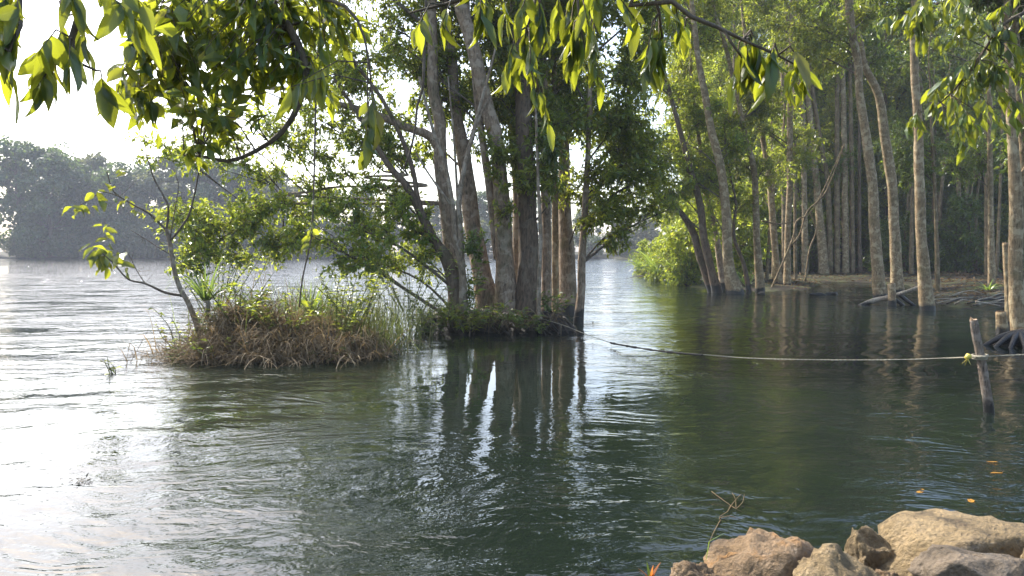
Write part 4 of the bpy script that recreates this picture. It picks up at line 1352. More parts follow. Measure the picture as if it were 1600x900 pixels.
leafy_plant("broad leaved weed between the leaning trunk and the brown trunks", P(735, 470, 16.9), .95, 9, (.24, .36), M['leaf_dark'], 81, .4)
leafy_plant("dark bushy weed at the left waterline of the tree islet", P(668, 520, 16.2), .55, 16, (.11, .5), M['leaf_dark'], 82, .45, 22)
leafy_plant("leafy weed at the foot of the sapling pole", P(866, 485, 17.2), .5, 9, (.16, .36), M['leaf_dark'], 83, .35)
leafy_plant("small low weed at the islet's front waterline", P(847, 515, 16.1), .22, 7, (.09, .5), M['leaf_dark'], 84, .2, 10)
leafy_plant("yellow green weed on the left islet's outer tip", P(290, 545, 12.9), .75, 9, (.12, .5), M['leaf_yel'], 85, .4)
leafy_plant("floating leafy weed at the left islet's front corner", P(290, 562, 12.3), .16, 8, (.13, .7), M['leaf_dark'], 86, .3, 10)
leafy_plant("green shrublet on the heap's right shoulder", P(560, 500, 13.3), .95, 13, (.10, .4), M['leaf_mix'], 87, .55, 22)
leafy_plant("airy shrublet in front of the leaning trunk", P(640, 480, 15.5), 1.3, 14, (.10, .42), M['leaf_mix'], 88, .7, 24)
leafy_plant("yellow green shrub behind the screw pine on the left islet", P(340, 480, 13.9), 1.35, 16, (.10, .45), M['leaf_yel'], 89, .7, 26)
leafy_plant("lone dark leafed weed stem among the bare reeds", P(590, 500, 14.8), .5, 4, (.12, .8), M['leaf_dark'], 90, .3, 5)

for j, (px, py, D_, h_, lab) in enumerate([(705, 505, 16.4, .8, "arching weed left of the islet's trunk feet"), (760, 505, 16.3, .5, "leafy weed before the bowed brown trunk"), (815, 508, 16.2, .35, "low weed before the thick burled trunk"), (730, 512, 16.1, .4, "dark low weed at the islet's front left")]):
    leafy_plant(lab, P(px, py, D_), h_, 10, (.17, .34), M['leaf_mix'] if j % 2 else M['leaf_dark'], 200 + j, .4, 14)
leafy_plant("bushy green weed hanging over the heap's middle front", P(455, 520, 12.6), .8, 14, (.13, .42), M['leaf_mix'], 211, .6, 18)
leafy_plant("bushy weed rising from the heap's right half", P(525, 520, 12.7), 1.0, 14, (.13, .40), M['leaf_mix'], 212, .6, 18)
leafy_plant("yellow green weed over the heap's left shoulder", P(370, 490, 12.6), .7, 10, (.13, .45), M['leaf_yel'], 213, .45, 16)
leafy_plant("straggly green weed filling the gap between the two islets", P(640, 525, 15.2), 1.0, 16, (.12, .42), M['leaf_mix'], 214, .8, 18)
leafy_plant("yellow green weed trailing from the heap's left foot", P(335, 556, 12.2), .35, 12, (.11, .5), M['leaf_yel'], 215, .5, 12)
leafy_plant("low weed at the heap's right waterline", P(500, 562, 12.3), .3, 12, (.10, .45), M['leaf_dark'], 216, .5, 12)
# roots laced over the tree islet's front
rt = thing("root_tangle", (-.4, 16.6, 0), "dark gnarled roots lacing the tree islet's front edge", "roots")
r2 = np.random.default_rng(15)
for k in range(22):
    a = np.array((r2.uniform(-2.0, 1.1), r2.uniform(16.6, 17.4), r2.uniform(.2, .42)))
    b = np.array((a[0] + r2.normal(0, .5), r2.uniform(15.9, 16.25), -.08))
    m1 = (a + b) / 2 + np.array((r2.normal(0, .15), 0, r2.uniform(.02, .14)))
    p, q = smooth_path([a, m1, b], [r2.uniform(.02, .05), .03, .015], .1)
    mb = MB()
    tube(mb, p, q, 6, .15, seed=k)
    mb.build("root", M['mud'] if k % 3 else M['bark_dark'], rt, (-.4, 16.6, 0))
gm = MB()
n = 500
p = np.stack([r2.normal(-.5, .85, n), r2.normal(16.5, .35, n), r2.uniform(.15, .35, n)], -1)
blades(gm, p, np.stack([r2.normal(0, .8, n), r2.normal(-.5, .6, n), r2.uniform(.1, 1, n)], -1), r2.uniform(.2, .6, n), .012, r2.uniform(.6, 2.2, n), 4, 3)
gm.build("dead_grass", M['dry'], rt, (-.4, 16.6, 0), smooth=False, kind="stuff")

# ------------------------------------------------------------------ leaning sapling of the left islet
DS = 12.9
base = P(322, 545, DS)
sap = thing("leaning_sapling", base, "leaning nearly bare sapling with broad yellow green leaf clusters on the left islet", "sapling")
paths = [
    ([(322, 548, 11), (304, 498, 9), (293, 471, 8), (282, 452, 8), (273, 424, 7), (265, 378, 6.5), (260, 358, 6)], "trunk", 0),
    ([(260, 360, 4), (263, 325, 3.5), (255, 305, 3), (242, 282, 2.5), (235, 262, 2), (228, 240, 1.5)], "branch", .1),
    ([(265, 378, 4), (292, 342, 3.2), (302, 312, 2.6), (311, 267, 2), (316, 240, 1.5)], "branch", -.1),
    ([(260, 360, 4), (235, 335, 3.5), (212, 322, 3), (187, 307, 2.5), (175, 295, 2), (167, 268, 1.5)], "branch", .2),
    ([(286, 462, 5), (258, 457, 4), (227, 443, 3.2), (200, 436, 2.6), (178, 412, 2), (160, 396, 1.6)], "branch", -.3),
    ([(187, 307, 1.8), (160, 300, 1.5), (140, 312, 1.2), (118, 325, 1)], "branch", .3),
    ([(270, 400, 2), (245, 385, 1.6), (225, 372, 1.2), (205, 360, .8)], "branch", .2),
    ([(266, 372, 2), (272, 335, 1.5), (278, 300, 1.2), (279, 285, .8)], "branch", 0),
    ([(227, 443, 1.5), (215, 425, 1.2), (205, 405, 1), (196, 390, .8)], "branch", -.3),
]
ends = []
for tr, nm, dd in paths:
    pts = [P(a, b, DS + dd * i / len(tr)) for i, (a, b, c) in enumerate(tr)]
    rad = [c * DS / F / 2 for (a, b, c) in tr]
    p, q = smooth_path(pts, rad, .06)
    mb = MB()
    tube(mb, p, q, 7, .05)
    mb.build(nm, M['bark_pale'] if nm == "trunk" else M['twig'], sap, base)
mb = MB()
r2 = np.random.default_rng(9)
s0, s1 = [], []
for k in range(60):
    a = (r2.uniform(170, 310), r2.uniform(260, 440))
    q0 = P(a[0], a[1], DS)
    # bare twigs spring from the nearest drawn branch
    best = None
    for tr, nm, dd in paths[1:]:
        for t in tr:
            d = (t[0] - a[0]) ** 2 + (t[1] - a[1]) ** 2
            if best is None or d < best[0]:
                best = (d, t)
    s0.append(P(best[1][0], best[1][1], DS))
    s1.append(q0 + np.array((0, r2.normal(0, .15), 0)))
sticks(mb, s0, s1, .004, .0018)
mb.build("twig", M['twig'], sap, base, kind="stuff")
# leaf clusters: one shared broad leaf
def leaf_mesh(name, ln, wd, fold, droop, wave, seed, nx=4, ny=9):
    r2 = np.random.default_rng(seed)
    V, Q, UV = [], [], []
    for j in range(ny + 1):
        t = j / ny
        prof = math.sin(math.pi * min(1, t ** 0.85)) ** 0.8 * (1 - 0.15 * t)
        prof = max(prof, 0.02) * (1 + 0.05 * math.sin(j * 2.3 + seed))
        for i in range(nx + 1):
            u = i / nx - .5
            x = u * wd * prof
            z = abs(u) * 2 * fold * wd * prof + wave * math.sin(t * 9 + u * 7 + seed) * wd - droop * ln * t * t
            V.append((x, ln * t * (1 - .12 * droop * t), z))
            UV.append((i / nx, t))
    idx = lambda j, i: j * (nx + 1) + i
    for j in range(ny):
        for i in range(nx):
            Q.append((idx(j, i), idx(j, i + 1), idx(j + 1, i + 1), idx(j + 1, i)))
    mb = MB()
    mb.add(np.array(V), np.array(Q))
    me = mb.mesh(name)
    uvl = me.uv_layers.new(name="UVMap")
    li = np.zeros(len(me.loops), np.int32)
    me.loops.foreach_get("vertex_index", li)
    uvl.data.foreach_set("uv", np.array(UV, np.float32)[li].ravel())
    me.materials.append(M['leaf_near'])
    return me


NARROW = [leaf_mesh("leaf", 1.0, .27 + .03 * k, .16 + .05 * k, .10 + .09 * k, .03 + .012 * k, k, 4, 7) for k in range(4)]
BROAD = [leaf_mesh("leaf", 1.0, .48 + .04 * k, .14 + .05 * k, .08 + .08 * k, .03 + .012 * k, 10 + k, 4, 7) for k in range(4)]


def frame(pos, d, nrm, s):
    y = Vector(d).normalized()
    n = Vector(nrm)
    x = y.cross(n)
    if x.length < 1e-4:
        x = y.orthogonal()
    x.normalize()
    z = x.cross(y)
    m = Matrix(((x.x, y.x, z.x, pos[0]), (x.y, y.y, z.y, pos[1]), (x.z, y.z, z.z, pos[2]), (0, 0, 0, 1)))
    return m @ Matrix.Scale(s, 4)


def put_leaf(parent, meshes, pos, d, nrm, s):
    o = bpy.data.objects.new("leaf", random.choice(meshes))
    COL.objects.link(o)
    o.parent = parent
    loc = parent.location.copy()
    if parent.parent is not None:
        loc = loc + parent.parent.location
    pw = Matrix.Translation(loc)
    o.matrix_local = pw.inverted() @ frame(pos, d, nrm, s)
    return o


random.seed(5)
for (px, py, n, sx, sy, s) in [(165, 398, 26, 26, 16, .30), (130, 322, 9, 18, 8, .24), (150, 300, 4, 10, 6, .2), (190, 318, 8, 24, 14, .18), (170, 290, 4, 12, 12, .18), (165, 355, 5, 8, 14, .2), (215, 330, 4, 12, 8, .15), (262, 333, 4, 8, 8, .15), (165, 375, 4, 8, 6, .2), (190, 270, 4, 10, 6, .2)]:
    for k in range(n):
        q = P(px + random.gauss(0, sx * .6), py + random.gauss(0, sy * .6), DS + random.gauss(0, .1))
        put_leaf(sap, BROAD, q, (random.gauss(0, .6), random.gauss(0, .5), random.uniform(-1.1, .1)), (random.gauss(0, .6), -.6 + random.gauss(0, .5), .7), s * random.uniform(.7, 1.2))

# ------------------------------------------------------------------ near trees whose boughs hang into the frame
BOUGHS = []


def bough(root, base, pts, r0, r1, name="branch", mat='twig', step=.08, nsd=7):
    p, q = smooth_path(pts, np.linspace(r0, r1, len(pts)), step)
    mb = MB()
    tube(mb, p, q, nsd, .06)
    BOUGHS.append((root, p, mb.build(name, M[mat], root, base)))
    return p, q


def spray(root, wm, mass, path, meshes, centre, rad, n, size, spread=1.0, droop=1.0, seed=0, limit=None, twig_len=.3, per=5):
    """twigs that leave a bough towards a leaf cluster, each ending in drooping leaves"""
    r2 = np.random.default_rng(seed)
    random.seed(seed)
    c = np.asarray(centre, float)
    made = 0
    k = 0
    path = np.asarray(path)
    while made < n:
        k += 1
        u = unit(r2.normal(size=3)) * r2.uniform(0.1, 1) ** .45
        e = c + u * np.asarray(rad)
        j = int(np.argmin(np.linalg.norm(path - (e + np.array((0, 0, .12))), axis=1)))
        s = path[j]
        limb = min((float(np.min(np.linalg.norm(bp - s, axis=1))), n_) for n_, (rt_, bp, _o) in enumerate(BOUGHS) if rt_ is root)[1]
        limb = BOUGHS[limb][2]
        mid = (s + e) / 2 + np.array((0, 0, .05))
        sticks(wm, [s, mid], [mid, e], [.005, .0035], [.0035, .002])
        axis = unit(e - mid)
        for q in range(per):
            t = 1 - q / per * .9
            p = mid + (e - mid) * t
            d = unit(axis * .5 + r2.normal(size=3) * .45 * spread + np.array((0, 0, -droop)))
            nr = unit(r2.normal(size=3) * .7 + np.array((0, -.35, .6)))
            s_ = size * (r2.uniform(.45, 1.08))
            if limit is None or limit[0] > 0:
                put_leaf(limb, meshes, p, d, nr, s_)
                if limit is not None:
                    limit[0] -= 1
            else:
                leaves(mass, [p], [d], [nr], s_, s_ * r2.uniform(.34, .5))
            made += 1


# --- tree on the near bank, left: its boughs fill the upper left
TL = np.array((-4.6, 1.0, .1))
nl = thing("near_tree", TL, "near tree reaching in from the upper left with broad backlit leaves", "tree")
tp, tq = bough(nl, TL, [TL - (0, 0, .3), TL + (.1, .1, 1.6), TL + (.15, .3, 3.2), TL + (.4, .5, 4.6), TL + (.8, .9, 6.0)], .17, .07, "trunk", 'bark_brown', .15, 12)
wm, mass = MB(), MB()
lim = [300]
b1, _ = bough(nl, TL, [tp[18], np.array((-3.6, 2.0, 3.6)), P(60, -90, 2.9), P(100, 5, 2.8), P(125, 20, 2.75), P(112, 60, 2.75), P(115, 95, 2.75), P(150, 110, 2.75)], .03, .004)
b1b, _ = bough(nl, TL, [P(60, -90, 2.9), P(30, -10, 2.7), P(32, 40, 2.65), P(15, 80, 2.6), P(-20, 110, 2.6)], .012, .004)
spray(nl, wm, mass, np.concatenate([b1, b1b]), NARROW + BROAD[:1], P(50, 70, 2.75), (.22, .25, .15), 44, .165, .9, .75, 1, lim)
spray(nl, wm, mass, b1, NARROW + BROAD[:1], P(120, -5, 2.8), (.26, .3, .10), 34, .175, .8, .9, 2, lim)
spray(nl, wm, mass, b1, NARROW + BROAD[:2], P(110, 120, 2.75), (.14, .2, .09), 24, .15, .9, .7, 3, lim)
spray(nl, wm, mass, b1b, NARROW, P(-10, 70, 2.6), (.10, .2, .2), 16, .175, .6, .9, 4, lim)
b2, _ = bough(nl, TL, [tp[24], np.array((-3.4, 2.8, 4.6)), P(300, -140, 4.0), P(380, -40, 4.0), P(450, 40, 4.0), P(478, 110, 4.0), P(466, 165, 4.0), P(440, 207, 4.0), P(400, 236, 4.0), P(355, 252, 4.0), P(312, 244, 4.0), P(288, 243, 4.0)], .032, .005)
b3, _ = bough(nl, TL, [P(300, -140, 4.0), P(290, -40, 4.1), P(250, 30, 4.1), P(215, 90, 4.1), P(190, 130, 4.1)], .02, .004)
b4, _ = bough(nl, TL, [P(380, -40, 4.0), P(470, -10, 3.9), P(540, 10, 3.8), P(570, 60, 3.8), P(580, 130, 3.8)], .015, .004)
b234 = np.concatenate([b2[len(b2) // 3:], b3, b4])
for j, (px, py, rx, ry, n, s) in enumerate([(250, 110, 46, 60, 90, .15), (320, 60, 60, 50, 150, .15), (330, 160, 50, 40, 90, .15), (420, 30, 60, 40, 140, .15), (270, 20, 60, 30, 110, .15), (440, 110, 50, 40, 90, .14),
                                            (390, 200, 40, 24, 10, .15), (520, 40, 40, 40, 70, .15), (500, 120, 36, 34, 36, .15), (215, 150, 24, 24, 14, .14), (190, 170, 20, 14, 8, .15), (340, 225, 30, 22, 18, .14), (370, 110, 50, 40, 90, .15), (235, 190, 20, 20, 8, .13), (310, 255, 20, 14, 5, .13)]):
    spray(nl, wm, mass, b234, BROAD + NARROW[:2], P(px, py, 4.05), (rx * 4.05 / F, .35, ry * 4.05 / F), int(n * 1.7), s * .92, 1.2, .5, 20 + j, lim)
spray(nl, wm, mass, b4, NARROW, P(578, 195, 3.6), (.06, .1, .09), 18, .19, .5, 1.2, 50, None)
spray(nl, wm, mass, b4, NARROW, P(465, 140, 3.4), (.05, .1, .05), 10, .19, .4, 1.3, 51, None)
wm.build("twig", M['twig'], nl, TL, kind="stuff")
if mass.n:
    mass.build("leaf_mass", M['leaf_near_mass'], nl, TL, smooth=False, kind="stuff")

# --- tree on the near bank, right: long drooping leaves at the top centre
TC = np.array((3.4, -.7, .1))
nc = thing("near_tree", TC, "near tree trailing long drooping leaves from the top centre and right", "tree")
tp, tq = bough(nc, TC, [TC - (0, 0, .3), TC + (-.1, .1, 1.7), TC + (-.3, .4, 3.2), TC + (-.7, .9, 4.4), TC + (-1.2, 1.4, 5.4)], .15, .06, "trunk", 'bark_brown', .15, 12)
wm, mass = MB(), MB()
c1, _ = bough(nc, TC, [tp[20], np.array((1.9, 1.6, 3.9)), P(1010, -60, 2.7), P(1050, 2, 2.7), P(1080, 26, 2.7), P(1120, 42, 2.7), P(1160, 62, 2.7), P(1215, 86, 2.7), P(1250, 105, 2.7)], .014, .003)
c1b, _ = bough(nc, TC, [P(1130, 46, 2.7), P(1145, 70, 2.7), P(1160, 90, 2.7)], .006, .004)
c1c, _ = bough(nc, TC, [P(1010, -60, 2.7), P(1030, 20, 2.85), P(1035, 60, 2.9)], .008, .004)
c2, _ = bough(nc, TC, [tp[24], np.array((1.2, 2.0, 4.2)), P(960, -110, 3.0), P(900, -40, 3.0), P(840, -10, 3.0), P(780, -15, 3.0), P(720, 0, 3.1), P(640, 20, 3.2)], .03, .004)
c2b, _ = bough(nc, TC, [P(840, -10, 3.0), P(825, 40, 3.0), P(818, 90, 3.0)], .006, .003)
c2c, _ = bough(nc, TC, [P(900, -40, 3.0), P(905, 30, 3.0), P(915, 80, 3.0)], .006, .003)
cc = np.concatenate([c2, c2b, c2c])
for j, (path, px, py, rx, ry, n, s, dr) in enumerate([
        (cc, 745, 25, 40, 30, 15, 0.172, 1.2), (cc, 820, 35, 40, 40, 28, 0.181, 1.2), (cc, 890, 40, 36, 40, 25, 0.189, 1.3), (cc, 815, 105, 26, 30, 20, 0.163, 1.2), (cc, 905, 90, 26, 30, 20, 0.172, 1.3), (cc, 930, 30, 30, 30, 13, 0.189, 1.2),
        (cc, 660, 50, 40, 18, 11, 0.146, .9), (cc, 932, 140, 12, 16, 4, 0.146, 1.4), (cc, 862, 185, 5, 5, 1, 0.146, 1.5), (cc, 835, 160, 12, 14, 3, 0.129, 1.4), (cc, 975, 30, 24, 24, 4, 0.172, 1.2),
        (c1c, 1025, 70, 22, 34, 25, 0.172, 1.3), (c1, 1160, 100, 34, 22, 22, 0.206, 1.4), (c1, 1215, 110, 30, 20, 18, 0.206, 1.4), (c1, 1262, 118, 16, 14, 5, 0.172, .9), (c1, 1030, -10, 30, 14, 6, 0.224, .3), (c1, 1085, 60, 34, 22, 7, 0.13, .8)]):
    spray(nc, wm, mass, path, NARROW, P(px, py, 2.8 if px > 1000 else 3.05), (rx * 3.3 / F, .2, ry * 3.2 / F), int(n * 1.1), s * .88, .85, dr, 70 + j, None)
wm.build("twig", M['twig'], nc, TC, kind="stuff")

# --- tree just outside the right edge: mid sized leaves in the upper right
TR = np.array((7.0, 6.6, .1))
nr_ = thing("near_tree", TR, "tree at the right edge hanging pale and glossy leaf sprays top right", "tree")
tp, tq = bough(nr_, TR, [TR - (0, 0, .5), TR + (.05, .1, 1.8), TR + (-.1, .3, 3.6), TR + (-.3, .4, 5.2), TR + (-.5, .7, 7.0)], .16, .07, "trunk", 'bark_ring', .15, 12)
wm, mass = MB(), MB()
lim = [300]
d1, _ = bough(nr_, TR, [tp[22], P(1660, -10, 7), P(1600, 20, 7), P(1565, 40, 7), P(1540, 75, 7), P(1520, 110, 7)], .03, .005)
d2, _ = bough(nr_, TR, [tp[24], P(1620, -120, 7.2), P(1540, -60, 7.3), P(1480, -10, 7.4), P(1440, 30, 7.4)], .03, .005)
d3, _ = bough(nr_, TR, [P(1540, 75, 7), P(1500, 130, 7.1), P(1470, 160, 7.2), P(1440, 175, 7.3)], .012, .004)
dd = np.concatenate([d1, d2, d3])
for j, (px, py, rx, ry, n, s) in enumerate([(1530, 120, 34, 40, 60, .21), (1510, 60, 50, 40, 70, .2), (1470, 20, 50, 30, 60, .2), (1570, 30, 36, 40, 50, .2), (1480, 140, 40, 34, 40, .2), (1560, 120, 30, 50, 40, .2), (1430, 20, 36, 24, 36, .2), (1600, 120, 24, 60, 40, .2), (1400, 20, 30, 26, 20, .2), (1500, 200, 40, 34, 46, .18), (1460, 180, 30, 30, 26, .18), (1590, 200, 20, 30, 20, .2)]):
    spray(nr_, wm, mass, dd, NARROW + BROAD[:2], P(px, py, 7.0), (rx * 7 / F, .5, ry * 7 / F), n, s, .8, 1.0, 120 + j, lim)
wm.build("twig", M['twig'], nr_, TR, kind="stuff")
if mass.n:
    mass.build("leaf_mass", M['leaf_near_mass'], nr_, TR, smooth=False, kind="stuff")

# ------------------------------------------------------------------ hanging vines
def vine(label, pts, D, r, leafn, seed):
    random.seed(seed)
    q = [P(a, b, D) for a, b in pts]
    o = thing("hanging_vine", q[-1], label, "vine")
    p, rr = smooth_path(q, np.linspace(r, r * .8, len(q)), .1)
    mb = MB()
    tube(mb, p, rr, 6, .12)
    mb.build("stem", M['twig'], o, q[-1])
    for k in range(leafn):
        c = random.choice(list(p))
        put_leaf(o, BROAD, c, (random.gauss(0, .7), random.gauss(0, .5), -.6), (random.gauss(0, .5), -.7, .4), random.uniform(.10, .17))
    return o


vine("brown snaking liana hanging in front of the islet's left trunks", [(668, -60), (664, 40), (662, 110), (660, 140), (652, 165), (649, 200), (640, 240), (632, 262)], 8.0, .016, 0, 1)
vine("leafy straight vine hanging over the yellow green foliage", [(500, 20), (494, 140), (492, 220), (490, 300), (486, 370), (472, 440), (468, 480)], 10.5, .014, 12, 2)
vine("thin dark vine beside the drooping leaf clump left of centre", [(575, 90), (574, 160), (578, 200), (577, 240)], 6.0, .007, 3, 3)

# crossing bare dead branches in front of the bank trunks
dp = W(1205, 452)
db = thing("dead_branch", dp, "bare grey dead branches crossing in front of the bank trunks", "branch")
Dd = dp[1] - .4
for tr in ([(1236, 385, 5), (1250, 365, 4), (1262, 330, 4), (1290, 300, 3), (1320, 225, 2)], [(1205, 452, 6), (1238, 375, 4), (1245, 345, 4), (1272, 325, 3), (1318, 228, 2)], [(1258, 440, 5), (1265, 390, 4), (1275, 360, 3), (1266, 330, 3)], [(1190, 345, 4), (1215, 350, 4), (1236, 347, 3)]):
    p, q = smooth_path([P(a, b, Dd) for a, b, c in tr], [c * .62 * Dd / F / 2 for a, b, c in tr], .2)
    mb = MB()
    tube(mb, p, q, 6, .1)
    mb.build("branch", M['bark_back'], db, dp)

# ------------------------------------------------------------------ driftwood, stumps, root pile
q0 = W(1345, 476)
Dw = q0[1]
dw = thing("driftwood_log", q0, "pale driftwood limb rising out of the water behind the cut stump", "driftwood")
p, q = smooth_path([P(1338, 480, Dw), P(1365, 470, Dw), P(1387, 465, Dw), P(1416, 456, Dw - .2), P(1437, 448, Dw - .4)], [.05, .09, .085, .07, .055], .1)
mb = MB()
tube(mb, p, q, 9, .14)
mb.build("log", M['driftwood'], dw, q0)
for tr in ([(1405, 460, 7), (1420, 472, 6), (1432, 480, 4)], [(1395, 465, 6), (1412, 478, 5)]):
    p, q = smooth_path([P(a, b, Dw - .2) for a, b, c in tr], [c * Dw / F / 2 for a, b, c in tr], .1)
    mb = MB()
    tube(mb, p, q, 7, .12)
    mb.build("branch", M['bark_dark'], dw, q0)


def stump(name, label, px, y0, y1, w0, w1, bark, seed, lean=0, ring=True):
    b = W(px, y1)
    D = b[1]
    top = P(px + lean, y0, D)
    o = thing(name, b, label, "stump" if "stump" in name else "pole")
    p, q = smooth_path([b - (0, 0, .4), b, (b + top) / 2 + (.01, 0, 0), top], [w1 * D / F / 2 * 1.1, w1 * D / F / 2, (w0 + w1) / 4 * D / F, w0 * D / F / 2], .08)
    mb = MB()
    tube(mb, p, q, 12, .1, True, seed)
    mb.build("trunk", M[bark], o, b)
    cut = MB()
    r = w0 * D / F / 2 * .86
    a = np.arange(10) * .628
    ring_ = np.stack([top[0] + r * np.cos(a), top[1] + r * np.sin(a), np.full(10, top[2] + .006) + .02 * np.sin(a + seed)], -1)
    cut.add(np.concatenate([ring_, [top + (0, 0, .02)], ring_ - (0, 0, .05)]), [[i, (i + 1) % 10, 11 + (i + 1) % 10, 11 + i] for i in range(10)], [[i, (i + 1) % 10, 10] for i in range(10)])
    cut.build("cut_face", M['cut_wood'], o, b)
    return o


stump("tree_stump", "short cut stump standing in water before the driftwood limb", 1394, 443, 477, 11, 13, 'bark_ring', 3, -1)
stump("tree_stump", "squat mossy stump on the root buttress at the right edge", 1566, 487, 524, 15, 19, 'bark_ring', 4, -2)
stump("cut_pole", "cut pale pole leaning beside the large right edge trunk", 1577, 380, 514, 9, 12, 'bark_ring', 5, -6)

# dark buttress foot under the right edge trunk
bb = W(1588, 540)
bt = thing("root_buttress", bb, "dark wet root buttress at the foot of the right edge trunk", "roots")
mb = MB()
n, m = 10, 28
V = []
for i in range(n + 1):
    f = i / n
    for j in range(m):
        a = j * 2 * math.pi / m
        e = 1 + .22 * math.sin(4 * a + 1) + .12 * math.sin(9 * a)
        V.append((bb[0] + .18 + .62 * f * e * math.cos(a), bb[1] + .2 + .6 * f * e * math.sin(a), .26 * (1 - f ** 1.6) + .05 * math.sin(7 * a) * f * (1 - f) * 4 - .2 * f ** 2))
idx = np.arange((n + 1) * m).reshape(n + 1, m)
mb.add(np.array(V), np.stack([idx[:-1], idx[1:], np.roll(idx[1:], -1, 1), np.roll(idx[:-1], -1, 1)], -1).reshape(-1, 4))
mb.build("root_base", M['mud'], bt, bb)
for k in range(9):
    a = 3.3 + k * .33
    s = bb + np.array((.2, .2, .22))
    e = bb + np.array((.18 + .85 * math.cos(a), .2 + .8 * math.sin(a), -.08))
    p, q = smooth_path([s, (s + e) / 2 + (0, 0, .06), e], [.09, .06, .03], .08)
    r_mb = MB()
    tube(r_mb, p, q, 7, .14, seed=k)
    r_mb.build("root", M['bark_dark'], bt, bb)

# pile of roots and sticks on the bank behind the right trunks
rp0 = W(1500, 478)
rp = thing("root_pile", rp0, "pile of bare exposed roots and sticks on the muddy bank", "driftwood")
r2 = np.random.default_rng(4)
for k in range(26):
    a = W(r2.uniform(1450, 1560), r2.uniform(462, 484))
    L = r2.uniform(.7, 2.4)
    an = r2.normal(.25, .35)
    e = a + np.array((math.cos(an) * L, math.sin(an) * L * .6, r2.uniform(.0, .35)))
    a = a + np.array((0, 0, r2.uniform(.02, .25)))
    p, q = smooth_path([a, (a + e) / 2 + (0, 0, r2.uniform(0, .15)), e], [r2.uniform(.012, .04), .02, .010], .2)
    mb = MB()
    tube(mb, p, q, 6, .14, seed=k)
    mb.build("root", M['driftwood'] if k % 3 else M['bark_dark'], rp, rp0)

# ------------------------------------------------------------------ leaf litter on the bank
n = 14000
x = r2.uniform(13, 40, n)
y = r2.uniform(20, 58, n)
z = ground_z(x, y)
k = z > .03
lm = MB()
nr = unit(np.stack([r2.normal(0, .35, n), r2.normal(0, .35, n), np.ones(n)], -1))
leaves(lm, np.stack([x, y, z + .02], -1)[k], np.stack([r2.normal(size=n), r2.normal(size=n), r2.normal(0, .2, n)], -1)[k], nr[k], r2.uniform(.12, .26, n)[k], .09, False)
o = lm.build("leaf_litter", M['litter'], smooth=False, kind="stuff")
o["label"] = "fallen brown leaves strewn over the bank soil"
o["category"] = "leaf litter"


# ------------------------------------------------------------------ rocks
def rock(name, label, c, r, mat, seed, flat=0.0, sub=5, cuts=18, group=None, cat="rock", disp=.22):
    import bmesh
    bm = bmesh.new()
    bmesh.ops.create_icosphere(bm, subdivisions=sub, radius=1.0)
    V = np.array([v.co[:] for v in bm.verts])
    fc = np.array([[v.index for v in f.verts] for f in bm.faces])
    bm.free()
    r2 = np.random.default_rng(seed)
    # facets: cut the ball with random planes, then break the surface with noise
    for k in range(cuts):
        n_ = unit(r2.normal(size=3))
        d = r2.uniform(.52, .86)
        s = V @ n_
        over = np.maximum(s - d, 0)
        V = V - n_[None] * over[:, None] * .96
    def n3(p, s, sd):
        q = np.random.default_rng(sd)
        o_ = np.zeros(len(p))
        for k in range(9):
            w_ = unit(q.normal(size=3)) * s * q.uniform(.6, 1.7)
            o_ += np.sin(p @ w_ + q.uniform(0, 6.3)) / 3
        return o_
    N = unit(V)
    V = V * (1 + disp * .55 * n3(V, 2.6, seed)[:, None] * .5) + N * (disp * .26 * n3(V, 7, seed + 1) - disp * .22 * np.abs(n3(V, 12, seed + 2)) + disp * .13 * np.abs(n3(V, 24, seed + 4)) + disp * .07 * n3(V, 40, seed + 3))[:, None]
    V = V * np.asarray(r)[None]
    if flat:
        V[:, 2] = np.where(V[:, 2] > flat, flat + (V[:, 2] - flat) * .3, V[:, 2])
    mb = MB()
    mb.add(V + np.asarray(c), None, fc)
    o = mb.build(name, mat, None, tuple(float(t) for t in c))
    return tag(o, label, cat, group)


def rock_at(label, px, py, D, wpx, hpx, mat, seed, dz=0.9, name="rock", depth=None, cuts=14, flat=0.0):
    """rock whose visible top sits at photo pixel (px, py)"""
    top = P(px, py, D)
    rx = wpx * D / F / 2
    rz = max(hpx * D / F, .12)
    c = top - np.array((0, 0, rz * dz))
    return rock(name, label, c, (rx, depth or rx * .8, rz), mat, seed, flat * rz, 5, cuts)


rock_at("small grey brown rock at the left end of the rock row", 1090, 872, 3.05, 100, 62, M['rock_a'], 3)
rock_at("big ochre brown rock with a dark split face", 1195, 840, 3.2, 230, 130, M['rock_a'], 8, depth=.32, cuts=11)
rock_at("low tan rock in the middle of the row", 1310, 866, 3.0, 170, 100, M['rock_b'], 12, depth=.25)
rock_at("pointed grey brown rock standing behind the row", 1352, 826, 3.5, 110, 90, M['rock_b'], 19, cuts=9)
rock_at("largest tan boulder with glossy wet looking top at the right", 1525, 806, 3.4, 390, 190, M['rock_b'], 23, depth=.5, cuts=8, flat=.76)
rock_at("grey slab in front of the largest boulder", 1560, 846, 2.85, 280, 110, M['rock_c'], 29, depth=.3, cuts=10, flat=.7)
rock_at("corner rock at the far right behind the grey slab", 1640, 815, 3.1, 140, 120, M['rock_b'], 31)
for j, (px, py, D_, w_, lab) in enumerate([(1262, 880, 3.15, 50, "small stone wedged right of the big ochre rock"), (1388, 880, 3.1, 60, "small stone wedged left of the largest boulder"), (1064, 892, 3.0, 46, "smallest stone at the row's left tip"), (1150, 893, 2.9, 50, "small stone before the big ochre rock")]):
    rock_at(lab, px, py, D_, w_, 40, M['rock_a'] if j % 2 else M['rock_b'], 90 + j, name="stone")
